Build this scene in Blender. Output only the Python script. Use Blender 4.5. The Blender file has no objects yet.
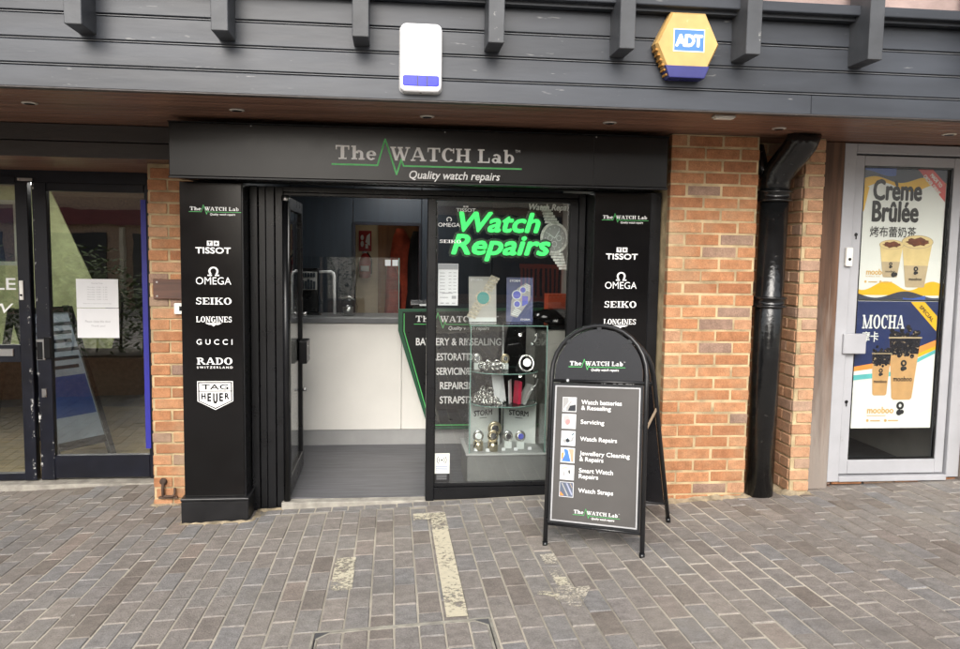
import bpy, bmesh, math, random
from mathutils import Vector, Matrix
random.seed(7)
R = math.radians
S = bpy.context.scene
COL = S.collection

# ------------------------------------------------------------------ camera
cam = bpy.data.objects.new('camera', bpy.data.cameras.new('camera'))
COL.objects.link(cam)
cam.data.sensor_fit = 'HORIZONTAL'; cam.data.sensor_width = 36
cam.data.lens = 795.5 / 960 * 36
cam.data.clip_start = .05; cam.data.clip_end = 600
_y, _p, _r = R(6.334), R(5.203), R(.884)
fw = Vector((math.sin(_y)*math.cos(_p), math.cos(_y)*math.cos(_p), -math.sin(_p)))
rt = Vector((math.cos(_y), -math.sin(_y), 0)); up = rt.cross(fw)
rt2 = rt*math.cos(_r) + up*math.sin(_r); up2 = -rt*math.sin(_r) + up*math.cos(_r)
cam.matrix_world = Matrix(((rt2.x, up2.x, -fw.x, 0), (rt2.y, up2.y, -fw.y, 0), (rt2.z, up2.z, -fw.z, 1.71), (0, 0, 0, 1)))
S.camera = cam

# ------------------------------------------------------------------ light
SUN_EL, SUN_AZ = R(34), R(192)          # azimuth clockwise from +Y: behind the camera, a little to the left
w = bpy.data.worlds.new('World'); S.world = w; w.use_nodes = True
nt = w.node_tree; bg = nt.nodes['Background']
sky = nt.nodes.new('ShaderNodeTexSky'); sky.sky_type = 'NISHITA'; sky.sun_disc = False
sky.sun_elevation = SUN_EL; sky.sun_rotation = SUN_AZ; sky.air_density = 1.0; sky.dust_density = 4.0; sky.ozone_density = .6
hs = nt.nodes.new('ShaderNodeHueSaturation'); hs.inputs['Saturation'].default_value = .38
nt.links.new(sky.outputs[0], hs.inputs['Color']); nt.links.new(hs.outputs[0], bg.inputs[0])
bg.inputs[1].default_value = .15
sl = bpy.data.lights.new('sun', 'SUN'); sl.energy = 1.15; sl.angle = R(40); sl.color = (1, .965, .91)
so = bpy.data.objects.new('sun', sl); COL.objects.link(so)
sd = Vector((math.sin(SUN_AZ)*math.cos(SUN_EL), math.cos(SUN_AZ)*math.cos(SUN_EL), math.sin(SUN_EL)))
so.rotation_euler = sd.to_track_quat('Z', 'Y').to_euler(); so.location = (0, -6, 12)
S.view_settings.view_transform = 'Standard'; S.view_settings.look = 'None'
S.view_settings.gamma = 1; S.view_settings.use_curve_mapping = False
S.view_settings.exposure = 0.82

# ------------------------------------------------------------------ materials
def ramp(nodes, stops):
    n = nodes.new('ShaderNodeValToRGB'); e = n.color_ramp.elements
    e[0].position, e[0].color = stops[0][0], (*stops[0][1], 1)
    e[1].position, e[1].color = stops[-1][0], (*stops[-1][1], 1)
    for p, c in stops[1:-1]:
        k = e.new(p); k.color = (*c, 1)
    return n
def noise(nt, scale, detail=5, vec=None, rough=.55):
    n = nt.nodes.new('ShaderNodeTexNoise'); n.inputs['Scale'].default_value = scale
    n.inputs['Detail'].default_value = detail; n.inputs['Roughness'].default_value = rough
    if vec is not None: nt.links.new(vec, n.inputs['Vector'])
    return n
def texco(nt, stretch=None):
    t = nt.nodes.new('ShaderNodeTexCoord')
    if stretch is None: return t.outputs['Object']
    m = nt.nodes.new('ShaderNodeMapping'); m.inputs['Scale'].default_value = stretch
    nt.links.new(t.outputs['Object'], m.inputs['Vector']); return m.outputs[0]
def M(name, col, rough=.5, metal=0, var=.15, scale=6, bump=0, bscale=80, stretch=None, spec=.5, rvar=.1, emit=None, coat=0, speck=None):
    m = bpy.data.materials.new(name); m.use_nodes = True; nt = m.node_tree
    b = nt.nodes['Principled BSDF']; L = nt.links.new
    v = texco(nt, stretch)
    n = noise(nt, scale, 6, v)
    lo = tuple(max(0, c*(1-var)) for c in col); hi = tuple(min(1, c*(1+var)) for c in col)
    r = ramp(nt.nodes, [(.3, lo), (.7, hi)]); L(n.outputs['Fac'], r.inputs[0])
    out = r.outputs[0]
    if speck:                                        # pale droppings, dust and scuffs: (colour, scale, threshold)
        n3 = noise(nt, speck[1], 3, v, .7); mr = nt.nodes.new('ShaderNodeMapRange')
        mr.inputs[1].default_value = speck[2]; mr.inputs[2].default_value = speck[2]+.06
        mr.inputs[3].default_value = 0; mr.inputs[4].default_value = speck[3] if len(speck) > 3 else .6
        L(n3.outputs['Fac'], mr.inputs[0])
        mx = nt.nodes.new('ShaderNodeMixRGB'); L(mr.outputs[0], mx.inputs[0]); L(out, mx.inputs[1]); mx.inputs[2].default_value = (*speck[0], 1)
        out = mx.outputs[0]
    L(out, b.inputs['Base Color'])
    b.inputs['Metallic'].default_value = metal; b.inputs['Specular IOR Level'].default_value = spec
    if coat: b.inputs['Coat Weight'].default_value = coat; b.inputs['Coat Roughness'].default_value = .08
    n2 = noise(nt, scale*2.3, 4, v); mr = nt.nodes.new('ShaderNodeMapRange')
    mr.inputs[3].default_value = max(.02, rough-rvar); mr.inputs[4].default_value = min(1, rough+rvar)
    L(n2.outputs['Fac'], mr.inputs[0]); L(mr.outputs[0], b.inputs['Roughness'])
    if bump:
        n4 = noise(nt, bscale, 4, v); bp = nt.nodes.new('ShaderNodeBump'); bp.inputs['Strength'].default_value = bump; bp.inputs['Distance'].default_value = .01
        L(n4.outputs['Fac'], bp.inputs['Height']); L(bp.outputs[0], b.inputs['Normal'])
    if emit:
        b.inputs['Emission Color'].default_value = (*emit[0], 1); b.inputs['Emission Strength'].default_value = emit[1]
    return m
def tinted(name, stops, rough, bump, bscale, grime, gscale, gcol, spec=.35, dark=None):
    """bricks and pavers: colour from the per-brick attribute, then grain and stains"""
    m = bpy.data.materials.new(name); m.use_nodes = True; nt = m.node_tree; L = nt.links.new
    b = nt.nodes['Principled BSDF']; v = texco(nt)
    a = nt.nodes.new('ShaderNodeAttribute'); a.attribute_name = 'tint'
    r = ramp(nt.nodes, stops); r.color_ramp.interpolation = 'LINEAR'; L(a.outputs['Fac'], r.inputs[0])
    g = noise(nt, 140, 4, v, .7); g2 = noise(nt, 22, 5, v)
    mul = nt.nodes.new('ShaderNodeMixRGB'); mul.blend_type = 'MULTIPLY'; mul.inputs[0].default_value = 1
    gr = ramp(nt.nodes, [(.25, (.62, .62, .62)), (.75, (1.3, 1.3, 1.3))]); L(g.outputs['Fac'], gr.inputs[0])
    L(r.outputs[0], mul.inputs[1]); L(gr.outputs[0], mul.inputs[2])
    mul2 = nt.nodes.new('ShaderNodeMixRGB'); mul2.blend_type = 'MULTIPLY'; mul2.inputs[0].default_value = .8
    gr2 = ramp(nt.nodes, [(.3, (.74, .74, .74)), (.7, (1.22, 1.22, 1.22))]); L(g2.outputs['Fac'], gr2.inputs[0])
    L(mul.outputs[0], mul2.inputs[1]); L(gr2.outputs[0], mul2.inputs[2])
    n3 = noise(nt, gscale, 7, v, .62); mr = nt.nodes.new('ShaderNodeMapRange')
    mr.inputs[1].default_value = .5; mr.inputs[2].default_value = .72; mr.inputs[4].default_value = grime
    L(n3.outputs['Fac'], mr.inputs[0])
    mx = nt.nodes.new('ShaderNodeMixRGB'); L(mr.outputs[0], mx.inputs[0]); L(mul2.outputs[0], mx.inputs[1]); mx.inputs[2].default_value = (*gcol, 1)
    if dark:
        n5 = noise(nt, 2.7, 6, v, .65); m5 = nt.nodes.new('ShaderNodeMapRange'); m5.inputs[1].default_value = .52; m5.inputs[2].default_value = .75; m5.inputs[4].default_value = .6
        L(n5.outputs['Fac'], m5.inputs[0]); x5 = nt.nodes.new('ShaderNodeMixRGB'); L(m5.outputs[0], x5.inputs[0]); L(mx.outputs[0], x5.inputs[1]); x5.inputs[2].default_value = (*dark, 1)
        vo = nt.nodes.new('ShaderNodeTexVoronoi'); vo.inputs['Scale'].default_value = 3.1; L(v, vo.inputs['Vector'])
        m6 = nt.nodes.new('ShaderNodeMapRange'); m6.inputs[1].default_value = .028; m6.inputs[2].default_value = .040; m6.inputs[3].default_value = .55; m6.inputs[4].default_value = 0
        L(vo.outputs['Distance'], m6.inputs[0]); x6 = nt.nodes.new('ShaderNodeMixRGB'); L(m6.outputs[0], x6.inputs[0]); L(x5.outputs[0], x6.inputs[1]); x6.inputs[2].default_value = (.42, .40, .36, 1)
        mx = x6
    L(mx.outputs[0], b.inputs['Base Color']); b.inputs['Roughness'].default_value = rough; b.inputs['Specular IOR Level'].default_value = spec
    n4 = noise(nt, bscale, 6, v, .65); bp = nt.nodes.new('ShaderNodeBump'); bp.inputs['Strength'].default_value = bump; bp.inputs['Distance'].default_value = .006
    L(n4.outputs['Fac'], bp.inputs['Height']); L(bp.outputs[0], b.inputs['Normal'])
    return m
def glass(name, tint=(.93, .95, .94), f0=.07, rough=0.0):
    m = bpy.data.materials.new(name); m.use_nodes = True; nt = m.node_tree; nt.nodes.clear(); L = nt.links.new
    o = nt.nodes.new('ShaderNodeOutputMaterial'); t = nt.nodes.new('ShaderNodeBsdfTransparent'); t.inputs[0].default_value = (*tint, 1)
    g = nt.nodes.new('ShaderNodeBsdfGlossy'); g.inputs['Roughness'].default_value = rough
    lw = nt.nodes.new('ShaderNodeLayerWeight'); pw = nt.nodes.new('ShaderNodeMath'); pw.operation = 'POWER'; pw.inputs[1].default_value = 5
    mr = nt.nodes.new('ShaderNodeMapRange'); mr.inputs[3].default_value = f0; mr.inputs[4].default_value = .9
    L(lw.outputs['Facing'], pw.inputs[0]); L(pw.outputs[0], mr.inputs[0])
    v = texco(nt); n = noise(nt, 2.2, 2, v); bp = nt.nodes.new('ShaderNodeBump'); bp.inputs['Strength'].default_value = .03; bp.inputs['Distance'].default_value = .02
    L(n.outputs['Fac'], bp.inputs['Height']); L(bp.outputs[0], g.inputs['Normal'])
    mx = nt.nodes.new('ShaderNodeMixShader'); L(mr.outputs[0], mx.inputs[0]); L(t.outputs[0], mx.inputs[1]); L(g.outputs[0], mx.inputs[2]); L(mx.outputs[0], o.inputs[0])
    return m
def worn_paint(name, col, thr, scale=38):
    m = bpy.data.materials.new(name); m.use_nodes = True; nt = m.node_tree; L = nt.links.new
    b = nt.nodes['Principled BSDF']; v = texco(nt); b.inputs['Roughness'].default_value = .75
    n = noise(nt, scale, 8, v, .72); n2 = noise(nt, 5, 3, v)
    ad = nt.nodes.new('ShaderNodeMath'); ad.operation = 'ADD'; L(n.outputs['Fac'], ad.inputs[0])
    sc = nt.nodes.new('ShaderNodeMath'); sc.operation = 'MULTIPLY'; sc.inputs[1].default_value = .55; L(n2.outputs['Fac'], sc.inputs[0]); L(sc.outputs[0], ad.inputs[1])
    mr = nt.nodes.new('ShaderNodeMapRange'); mr.inputs[1].default_value = thr-.02; mr.inputs[2].default_value = thr+.10
    L(ad.outputs[0], mr.inputs[0]); L(mr.outputs[0], b.inputs['Alpha'])
    r = ramp(nt.nodes, [(.3, tuple(c*.8 for c in col)), (.7, col)]); L(n.outputs['Fac'], r.inputs[0]); L(r.outputs[0], b.inputs['Base Color'])
    return m

PAVER = tinted('paver', [(0, (.200, .172, .150)), (.3, (.262, .235, .213)), (.55, (.250, .232, .216)), (.78, (.236, .230, .228)), (.9, (.282, .230, .196)), (1, (.300, .265, .236))], .8, .8, 90, .5, 1.1, (.335, .305, .26), dark=(.150, .135, .12))
JOINT = M('joint_sand', (.40, .365, .30), .95, var=.6, scale=.9, bump=.6, bscale=120)
BRICK = tinted('brick', [(0, (.34, .145, .068)), (.35, (.41, .185, .086)), (.62, (.48, .238, .118)), (.8, (.45, .25, .145)), (.88, (.31, .20, .145)), (1, (.26, .17, .13))], .85, .9, 60, .5, 2.0, (.46, .35, .22))
BRICK_OLD = tinted('brick_paler', [(0, (.42, .23, .13)), (.5, (.48, .27, .155)), (1, (.38, .25, .18))], .9, .8, 60, .4, 2.5, (.5, .40, .27))
FILLET = M('dirty_mortar', (.33, .27, .18), .95, var=.5, scale=14, bump=.9, bscale=90)
MORTAR = M('mortar', (.48, .375, .22), .95, var=.4, scale=9, bump=.8, bscale=150)
CLAD = M('dark_grey_boards', (.040, .045, .055), .38, var=.32, scale=2.0, bump=.06, bscale=14, stretch=(.5, 1, 3), spec=.36, speck=((.34, .34, .33), 11, .68, .45))
TONGUE_LIT = M('tongue_highlight_grey', (.12, .125, .135), .4, var=.3)  # tongue strips made paler than the boards to paint the groove-lip highlight
GROOVE = M('groove', (.012, .012, .013), .8)
FIN = M('grey_fin', (.060, .064, .071), .45, var=.25, scale=5, bump=.08, bscale=30, spec=.4, speck=((.42, .42, .40), 20, .69, .5))
SOFFIT = M('soffit_wood', (.20, .105, .072), .38, var=.42, scale=4, bump=.15, bscale=40, stretch=(.25, 5, 3), spec=.45)
BEAM = M('dark_beam', (.045, .038, .036), .5, var=.25, scale=4, bump=.2, stretch=(.3, 2, 3))
UPWALL = M('pink_render', (.36, .27, .25), .8, var=.2, scale=4, bump=.3)
BLACK = M('gloss_black', (.0045, .0042, .0045), .14, var=.3, scale=3, spec=.38, rvar=.04, speck=((.06, .06, .06), 30, .75, .2))
SATIN = M('satin_black', (.0075, .0078, .009), .30, var=.3, scale=5, spec=.35, speck=((.10, .10, .10), 45, .74, .35))
SIGNB = M('sign_black', (.0055, .005, .005), .24, var=.25, scale=2, spec=.38, rvar=.05)
PLINTH = M('plinth_black', (.010, .010, .011), .36, var=.3, scale=8, bump=.1, bscale=30, spec=.4, speck=((.16, .15, .13), 34, .70, .35))
WHITE = M('white_vinyl', (.85, .85, .84), .5, var=.02)
GREEN = M('green_vinyl', (.09, .52, .14), .45, var=.1)
GREENDK = M('dark_green', (.012, .085, .04), .4)
PLAST = M('white_plastic', (.86, .87, .90), .3, var=.03, scale=5, speck=((.5, .5, .5), 30, .74, .2))
BLUEL = M('blue_lens', (.028, .035, .62), .14, var=.25, scale=20)
YEL = M('yellow_plastic', (.58, .37, .13), .45, var=.12, scale=9, speck=((.68, .55, .36), 18, .66, .4))
YELD = M('dark_yellow', (.42, .20, .03), .5, var=.2)
NAVY = M('navy_lens', (.03, .032, .17), .3, var=.2)
ADBLUE = M('badge_blue', (.06, .19, .60), .4, var=.05)
IRON = M('black_iron', (.0075, .008, .0085), .15, var=.3, scale=10, bump=.25, bscale=35, spec=.55, rvar=.07, speck=((.20, .19, .18), 30, .68, .4))
STEEL = M('steel', (.55, .55, .55), .3, metal=1, var=.1)
CHROME = M('chrome', (.75, .74, .72), .14, metal=1, var=.1)
GOLD = M('gold', (.66, .57, .40), .28, metal=1, var=.1)
DOORGREY = M('pale_grey_paint', (.37, .373, .392), .42, var=.08, scale=5, bump=.06, bscale=25, speck=((.26, .24, .22), 18, .68, .4))
POSTWOOD = M('brown_post', (.105, .055, .032), .75, var=.55, scale=5, bump=.5, bscale=40, stretch=(5, 5, .25), speck=((.30, .26, .22), 4, .60, .45))
GLASS = glass('pane_glass', f0=.085, tint=(.965, .975, .97))
GLASSR = glass('pane_glass_poster', f0=.022, tint=(.97, .975, .97))
GLASSL = glass('pane_glass_side', f0=.19, tint=(.9, .93, .9))
GLASSC = glass('clear_glass', f0=.045, tint=(.97, .98, .975))
GEDGE = M('glass_edge', (.20, .34, .30), .15, var=.1)
NAVYF = M('navy_frame', (.005, .006, .012), .36, var=.4, scale=6, spec=.4, speck=((.5, .5, .48), 24, .73, .6))
PEEL = worn_paint('peeling_white', (.6, .6, .58), .87, 30)
STRIPEB = M('blue_strip', (.024, .025, .30), .45, var=.1)
PAPER = M('paper', (.76, .77, .79), .7, var=.03, bump=.1, bscale=8)
INK = M('ink', (.010, .010, .011), .6)
GREYINK = M('grey_ink', (.38, .39, .41), .7)
OLIVE = M('olive_board', (.60, .64, .36), .7, var=.2, scale=12)
TAN = M('tan_floor', (.42, .31, .17), .5, var=.25, scale=5, stretch=(.4, 4, 1))
PLAQUE = M('wood_plaque', (.095, .042, .026), .5, var=.4, scale=6, stretch=(.5, 1, 5), bump=.2)
RUST = M('rusty_iron', (.085, .052, .036), .8, var=.5, scale=20, bump=.4)
VINYLF = M('grey_vinyl_floor', (.098, .098, .108), .45, var=.3, scale=6, stretch=(.5, 9, 1))
COUNTER = M('counter_white', (.80, .78, .73), .4, var=.04, scale=3)
KICK = M('kick_grey', (.34, .34, .335), .4, var=.08)
CTOP = M('counter_top', (.11, .115, .12), .35, var=.15)
INTWALL = M('dark_blue_wall', (.013, .021, .032), .5, var=.2, scale=4, stretch=(5, 5, .4))
INTPALE = M('pale_wall', (.50, .49, .45), .7, var=.08)
CREAM = M('cream_wall', (.62, .52, .36), .7, var=.1)
BROWNP = M('brown_panel', (.27, .125, .05), .5, var=.3, scale=4, stretch=(4, 4, .4))
REDCOAT = M('red_cloth', (.36, .055, .025), .9, var=.5, scale=9, bump=.7, bscale=14)
DARKRED = M('dark_red_cloth', (.25, .022, .018), .85, var=.4, scale=9, bump=.6, bscale=14)
BLKCOAT = M('black_cloth', (.012, .012, .014), .9, var=.3, bump=.4, bscale=14)
SIGNRED = M('sign_red', (.34, .015, .018), .5, var=.1)
LEDG = M('green_led', (.03, .35, .07), .4, emit=((.055, .95, .16), .85))
LEDBACK = M('led_backing', (.055, .065, .06), .3)
CAB = M('cabinet_base', (.17, .175, .17), .45, var=.12)
CABPALE = M('cabinet_pale', (.42, .43, .42), .4, var=.08)
STORM = M('board_pale', (.70, .74, .73), .5, var=.05)
ADGREY = M('card_grey', (.50, .49, .46), .5, var=.12, scale=3)
ADNAVY = M('card_navy', (.045, .06, .17), .45, var=.25, scale=5)
TEAL = M('teal_dial', (.12, .40, .37), .25, var=.2)
BLUED = M('blue_dial', (.05, .07, .52), .25, var=.2)
REDBOX = M('red_box', (.48, .02, .06), .45, var=.1)
PALEST = M('pictured_pale_steel', (.80, .78, .72), .5, var=.35, scale=50)
PANELW = M('added_lamp_panel_warm', (.9, .85, .75), .5, emit=((1, .85, .62), 1.0))
PANEL = M('added_lamp_panel', (.9, .9, .88), .5, emit=((1, .97, .92), 6))
_n = POSTWOOD.node_tree; _b = _n.nodes['Principled BSDF']; _src = _b.inputs['Base Color'].links[0].from_socket
_tc = _n.nodes.new('ShaderNodeTexCoord'); _sp = _n.nodes.new('ShaderNodeSeparateXYZ'); _n.links.new(_tc.outputs['Object'], _sp.inputs[0])
_wn = noise(_n, 7, 5, texco(_n, (4, 4, .6))); _ad = _n.nodes.new('ShaderNodeMath'); _ad.operation = 'MULTIPLY_ADD'; _ad.inputs[1].default_value = 1.1; _n.links.new(_wn.outputs['Fac'], _ad.inputs[0]); _n.links.new(_sp.outputs['Z'], _ad.inputs[2])
_mr = _n.nodes.new('ShaderNodeMapRange'); _mr.inputs[1].default_value = 1.0; _mr.inputs[2].default_value = 2.0; _mr.inputs[3].default_value = .85; _mr.inputs[4].default_value = 0; _n.links.new(_ad.outputs[0], _mr.inputs[0])
_mx = _n.nodes.new('ShaderNodeMixRGB'); _n.links.new(_mr.outputs[0], _mx.inputs[0]); _n.links.new(_src, _mx.inputs[1]); _mx.inputs[2].default_value = (.27, .235, .205, 1); _n.links.new(_mx.outputs[0], _b.inputs['Base Color'])
LAMP = M('spot_lamp', (.9, .9, .85), .4, emit=((1, .95, .85), 22))
BOARD = M('sign_panel_dark', (.085, .080, .076), .34, var=.14, scale=3, rvar=.05, bump=.05, bscale=6)
HEADER = M('sign_header_black', (.010, .010, .012), .25, var=.15)
TUBE = M('black_tube', (.012, .0125, .014), .3, var=.2, speck=((.3, .3, .3), 60, .73, .4))
SILVER = M('snap_frame', (.52, .52, .53), .42, metal=.5, var=.1)
TAPE = M('brown_tape', (.46, .35, .24), .6, var=.1)
PAINTY = worn_paint('worn_cream_paint', (.66, .60, .45), .64)
PAINTW = worn_paint('worn_pale_paint', (.60, .55, .45), .75, 75)
PAINTF = worn_paint('faint_paint', (.62, .58, .48), .93, 70)
PAINTM = worn_paint('half_worn_paint', (.64, .59, .45), .70, 45)
GALV = M('galvanised_edge', (.36, .34, .29), .55, metal=.3, var=.3, scale=20)
COVERD = M('dark_corner', (.085, .085, .09), .6, var=.3, bump=.3)
SILL = M('threshold_stone', (.33, .31, .27), .85, var=.35, scale=12, bump=.4)
LEAF = M('hedge_leaf', (.10, .15, .05), .8, var=.5, scale=9, spec=.15)
OPPB = M('far_brick', (.40, .27, .19), .9, var=.3, scale=20)
DARKWIN = M('dark_window', (.02, .022, .028), .12)
CREAMB = M('cream_render', (.55, .48, .36), .8)
REDBAND = M('red_fascia', (.16, .028, .03), .6)
ORANGE = M('orange_plastic', (.60, .09, .03), .5)
LIGHTR = M('downlight', (.62, .60, .55), .35, metal=.4)
LENSP = M('lamp_lens', (.80, .79, .74), .4)
BUMPER = M('earth_bed', (.09, .07, .05), .95, bump=.6)
# poster inks
PW = M('poster_white', (.68, .70, .655), .35, var=.03, scale=3)
PY = M('poster_yellow', (.70, .41, .008), .4, var=.03)
PN = M('poster_navy', (.010, .022, .092), .4, var=.08)
PB = M('poster_blue', (.035, .09, .35), .4, var=.08)
PSL = M('poster_slate', (.03, .036, .058), .4)
PR = M('poster_red', (.58, .06, .05), .4)
PT = M('poster_teal', (.10, .42, .42), .4)
PO = M('poster_orange', (.78, .27, .05), .4)
CUPC = M('cup_cream', (.66, .52, .24), .4, var=.1, scale=14)
CUPD = M('cup_cream_low', (.44, .35, .21), .4, var=.1, scale=14)
CUPB = M('cup_coffee', (.50, .30, .125), .4, var=.1, scale=14)
CARAM = M('caramel', (.12, .03, .008), .4, var=.4, scale=40)
PEARL = M('pearls', (.010, .010, .014), .25, var=.5, scale=40, speck=((.40, .30, .18), 46, .60, .8))
LOGOC = M('poster_tan', (.58, .38, .13), .4)

# ------------------------------------------------------------------ mesh helpers
def PL(y0, x0=0, z0=0):
    """upright sheet facing the viewer at depth y0: local (x, y, out) -> (x, z, -y)"""
    return Matrix(((1, 0, 0, x0), (0, 0, -1, y0), (0, 1, 0, z0), (0, 0, 0, 1)))
class MB:
    def __init__(s, F=None): s.bm = bmesh.new(); s.F = F or Matrix(); s.k = 0; s.tint = None; s.ti = []
    def v(s, p): return s.bm.verts.new(s.F @ Vector(p))
    def face(s, pts):
        vs = [s.v(p) for p in pts]
        try: return s.bm.faces.new(vs)
        except ValueError: return None
    def box(s, x0, x1, y0, y1, z0, z1, bev=0, F=None):
        c = [(x, y, z) for x in (x0, x1) for y in (y0, y1) for z in (z0, z1)]
        return s.hexa(c, bev, F)
    def hexa(s, c, bev=0, F=None):
        vs = [s.bm.verts.new((s.F @ (F @ Vector(p) if F else Vector(p)))) for p in c]
        q = [(0, 1, 3, 2), (4, 6, 7, 5), (0, 4, 5, 1), (2, 3, 7, 6), (0, 2, 6, 4), (1, 5, 7, 3)]
        fs = [s.bm.faces.new([vs[i] for i in f]) for f in q]
        bmesh.ops.recalc_face_normals(s.bm, faces=fs)
        if bev:
            es = list({e for f in fs for e in f.edges})
            bmesh.ops.bevel(s.bm, geom=es, offset=bev, segments=2 if bev > .004 else 1, profile=.5, affect='EDGES')
        return s
    def prism(s, pts, h0, h1, bev=0):
        """polygon in local xy, from height h0 to h1 along local z"""
        b = [s.v((x, y, h0)) for x, y in pts]; t = [s.v((x, y, h1)) for x, y in pts]; n = len(pts)
        fs = [s.bm.faces.new(b), s.bm.faces.new(t)] + [s.bm.faces.new([b[i], b[(i+1) % n], t[(i+1) % n], t[i]]) for i in range(n)]
        bmesh.ops.recalc_face_normals(s.bm, faces=fs)
        if bev:
            es = list(fs[1].edges); bmesh.ops.bevel(s.bm, geom=es, offset=bev, segments=3, profile=.5, affect='EDGES')
        return s
    def flat(s, pts, step=.00015, at=0):
        s.k += 1; z = at + s.k*step
        s.face([(x, y, z) for x, y in pts]); return s
    def tube(s, path, r, n=12, closed=False, caps=True):
        P = [Vector(p) for p in path]; rings = []; m = len(P)
        rr = r if isinstance(r, (list, tuple)) else [r]*m
        prev = None
        for i in range(m):
            if closed: d = (P[(i+1) % m] - P[i-1])
            else: d = P[min(i+1, m-1)] - P[max(i-1, 0)]
            d.normalize()
            if prev is None:
                a = Vector((0, 0, 1)) if abs(d.z) < .9 else Vector((1, 0, 0)); u = d.cross(a).normalized()
            else: u = (prev - d*prev.dot(d)).normalized()
            prev = u; wv = d.cross(u)
            rings.append([s.v(P[i] + (u*math.cos(2*math.pi*k/n) + wv*math.sin(2*math.pi*k/n))*rr[i]) for k in range(n)])
        fs = []
        for i in range(m if closed else m-1):
            a, b = rings[i], rings[(i+1) % m]
            fs += [s.bm.faces.new([a[k], a[(k+1) % n], b[(k+1) % n], b[k]]) for k in range(n)]
        if caps and not closed: fs += [s.bm.faces.new(rings[0][::-1]), s.bm.faces.new(rings[-1])]
        for f in fs: f.smooth = True
        bmesh.ops.recalc_face_normals(s.bm, faces=fs)
        return s
    def lathe(s, prof, c, n=24, axis=None):
        """profile of (radius, height) about an axis through c"""
        A = Vector(axis or (0, 0, 1)).normalized(); q = A.to_track_quat('Z', 'Y').to_matrix(); c = Vector(c); rings = []
        for r, h in prof: rings.append([s.v(c + q @ Vector((r*math.cos(2*math.pi*k/n), r*math.sin(2*math.pi*k/n), h))) for k in range(n)])
        fs = []
        for a, b in zip(rings, rings[1:]): fs += [s.bm.faces.new([a[k], a[(k+1) % n], b[(k+1) % n], b[k]]) for k in range(n)]
        fs += [s.bm.faces.new(rings[0][::-1]), s.bm.faces.new(rings[-1])]
        for f in fs[:-2]: f.smooth = True
        bmesh.ops.recalc_face_normals(s.bm, faces=fs); return s
    def mark(s, t):
        """remember that verts made since the last call carry brick tint t"""
        s.bm.verts.ensure_lookup_table(); n = len(s.bm.verts)
        s.ti += [t]*(n - len(s.ti)); return s
WORLD = {}
def link(o, parent=None, wm=None):
    COL.objects.link(o)
    if parent: o.parent = parent; WORLD[o.name] = wm if wm is not None else WORLD[parent.name]
    else: WORLD[o.name] = wm if wm is not None else Matrix()
    return o
def obj(name, mb, mat, parent=None, label=None, local=False):
    me = bpy.data.meshes.new(name)
    if parent and not local: mb.bm.transform(WORLD[parent.name].inverted())
    if mb.ti:
        mb.bm.verts.index_update(); ti = mb.ti
    mb.bm.to_mesh(me)
    if mb.ti:
        at = me.attributes.new('tint', 'FLOAT', 'POINT')
        for i, d in enumerate(at.data): d.value = ti[i] if i < len(ti) else .5
    mb.bm.free(); me.materials.append(mat)
    o = bpy.data.objects.new(name, me)
    if label: o['label'] = label
    return link(o, parent)
def tag(o, label, cat, group=None, kind=None):
    if label: o['label'] = label; o['category'] = cat
    if group: o['group'] = group
    if kind: o['kind'] = kind
    return o
def thing(name, label, cat, loc=(0, 0, 0), mat=None, group=None):
    o = bpy.data.objects.new(name, None); o.empty_display_size = .1
    mt = mat if mat is not None else Matrix.Translation(loc)
    o.matrix_world = mt; link(o, None, mt); return tag(o, label, cat, group)
def struct(name, mb, mat): return tag(obj(name, mb, mat), None, None, None, 'structure')
def copy_tree(o, loc=None, parent=None):
    c = o.copy(); COL.objects.link(c); c.parent = parent
    WORLD[c.name] = WORLD[o.name]
    if loc is not None: c.location = loc
    for ch in list(o.children): copy_tree(ch, None, c)
    return c
def each(name, mb, mat, parent=None, local=False):
    """one object per loose piece of the builder's mesh"""
    seen = set(); out = []; mb.bm.verts.index_update(); mb.bm.verts.ensure_lookup_table()
    for v0 in mb.bm.verts:
        if v0.index in seen: continue
        st = [v0]; comp = {v0.index}
        while st:
            v = st.pop()
            for e in v.link_edges:
                q = e.other_vert(v)
                if q.index not in comp: comp.add(q.index); st.append(q)
        seen |= comp; m2 = MB(); m2.bm.free(); m2.bm = mb.bm.copy(); m2.bm.verts.ensure_lookup_table()
        bmesh.ops.delete(m2.bm, geom=[v for v in m2.bm.verts if v.index not in comp], context='VERTS')
        out.append(obj(name, m2, mat, parent, local=local))
    mb.bm.free(); return out
def bx(*a, bev=0): return MB().box(*a, bev=bev)

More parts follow.
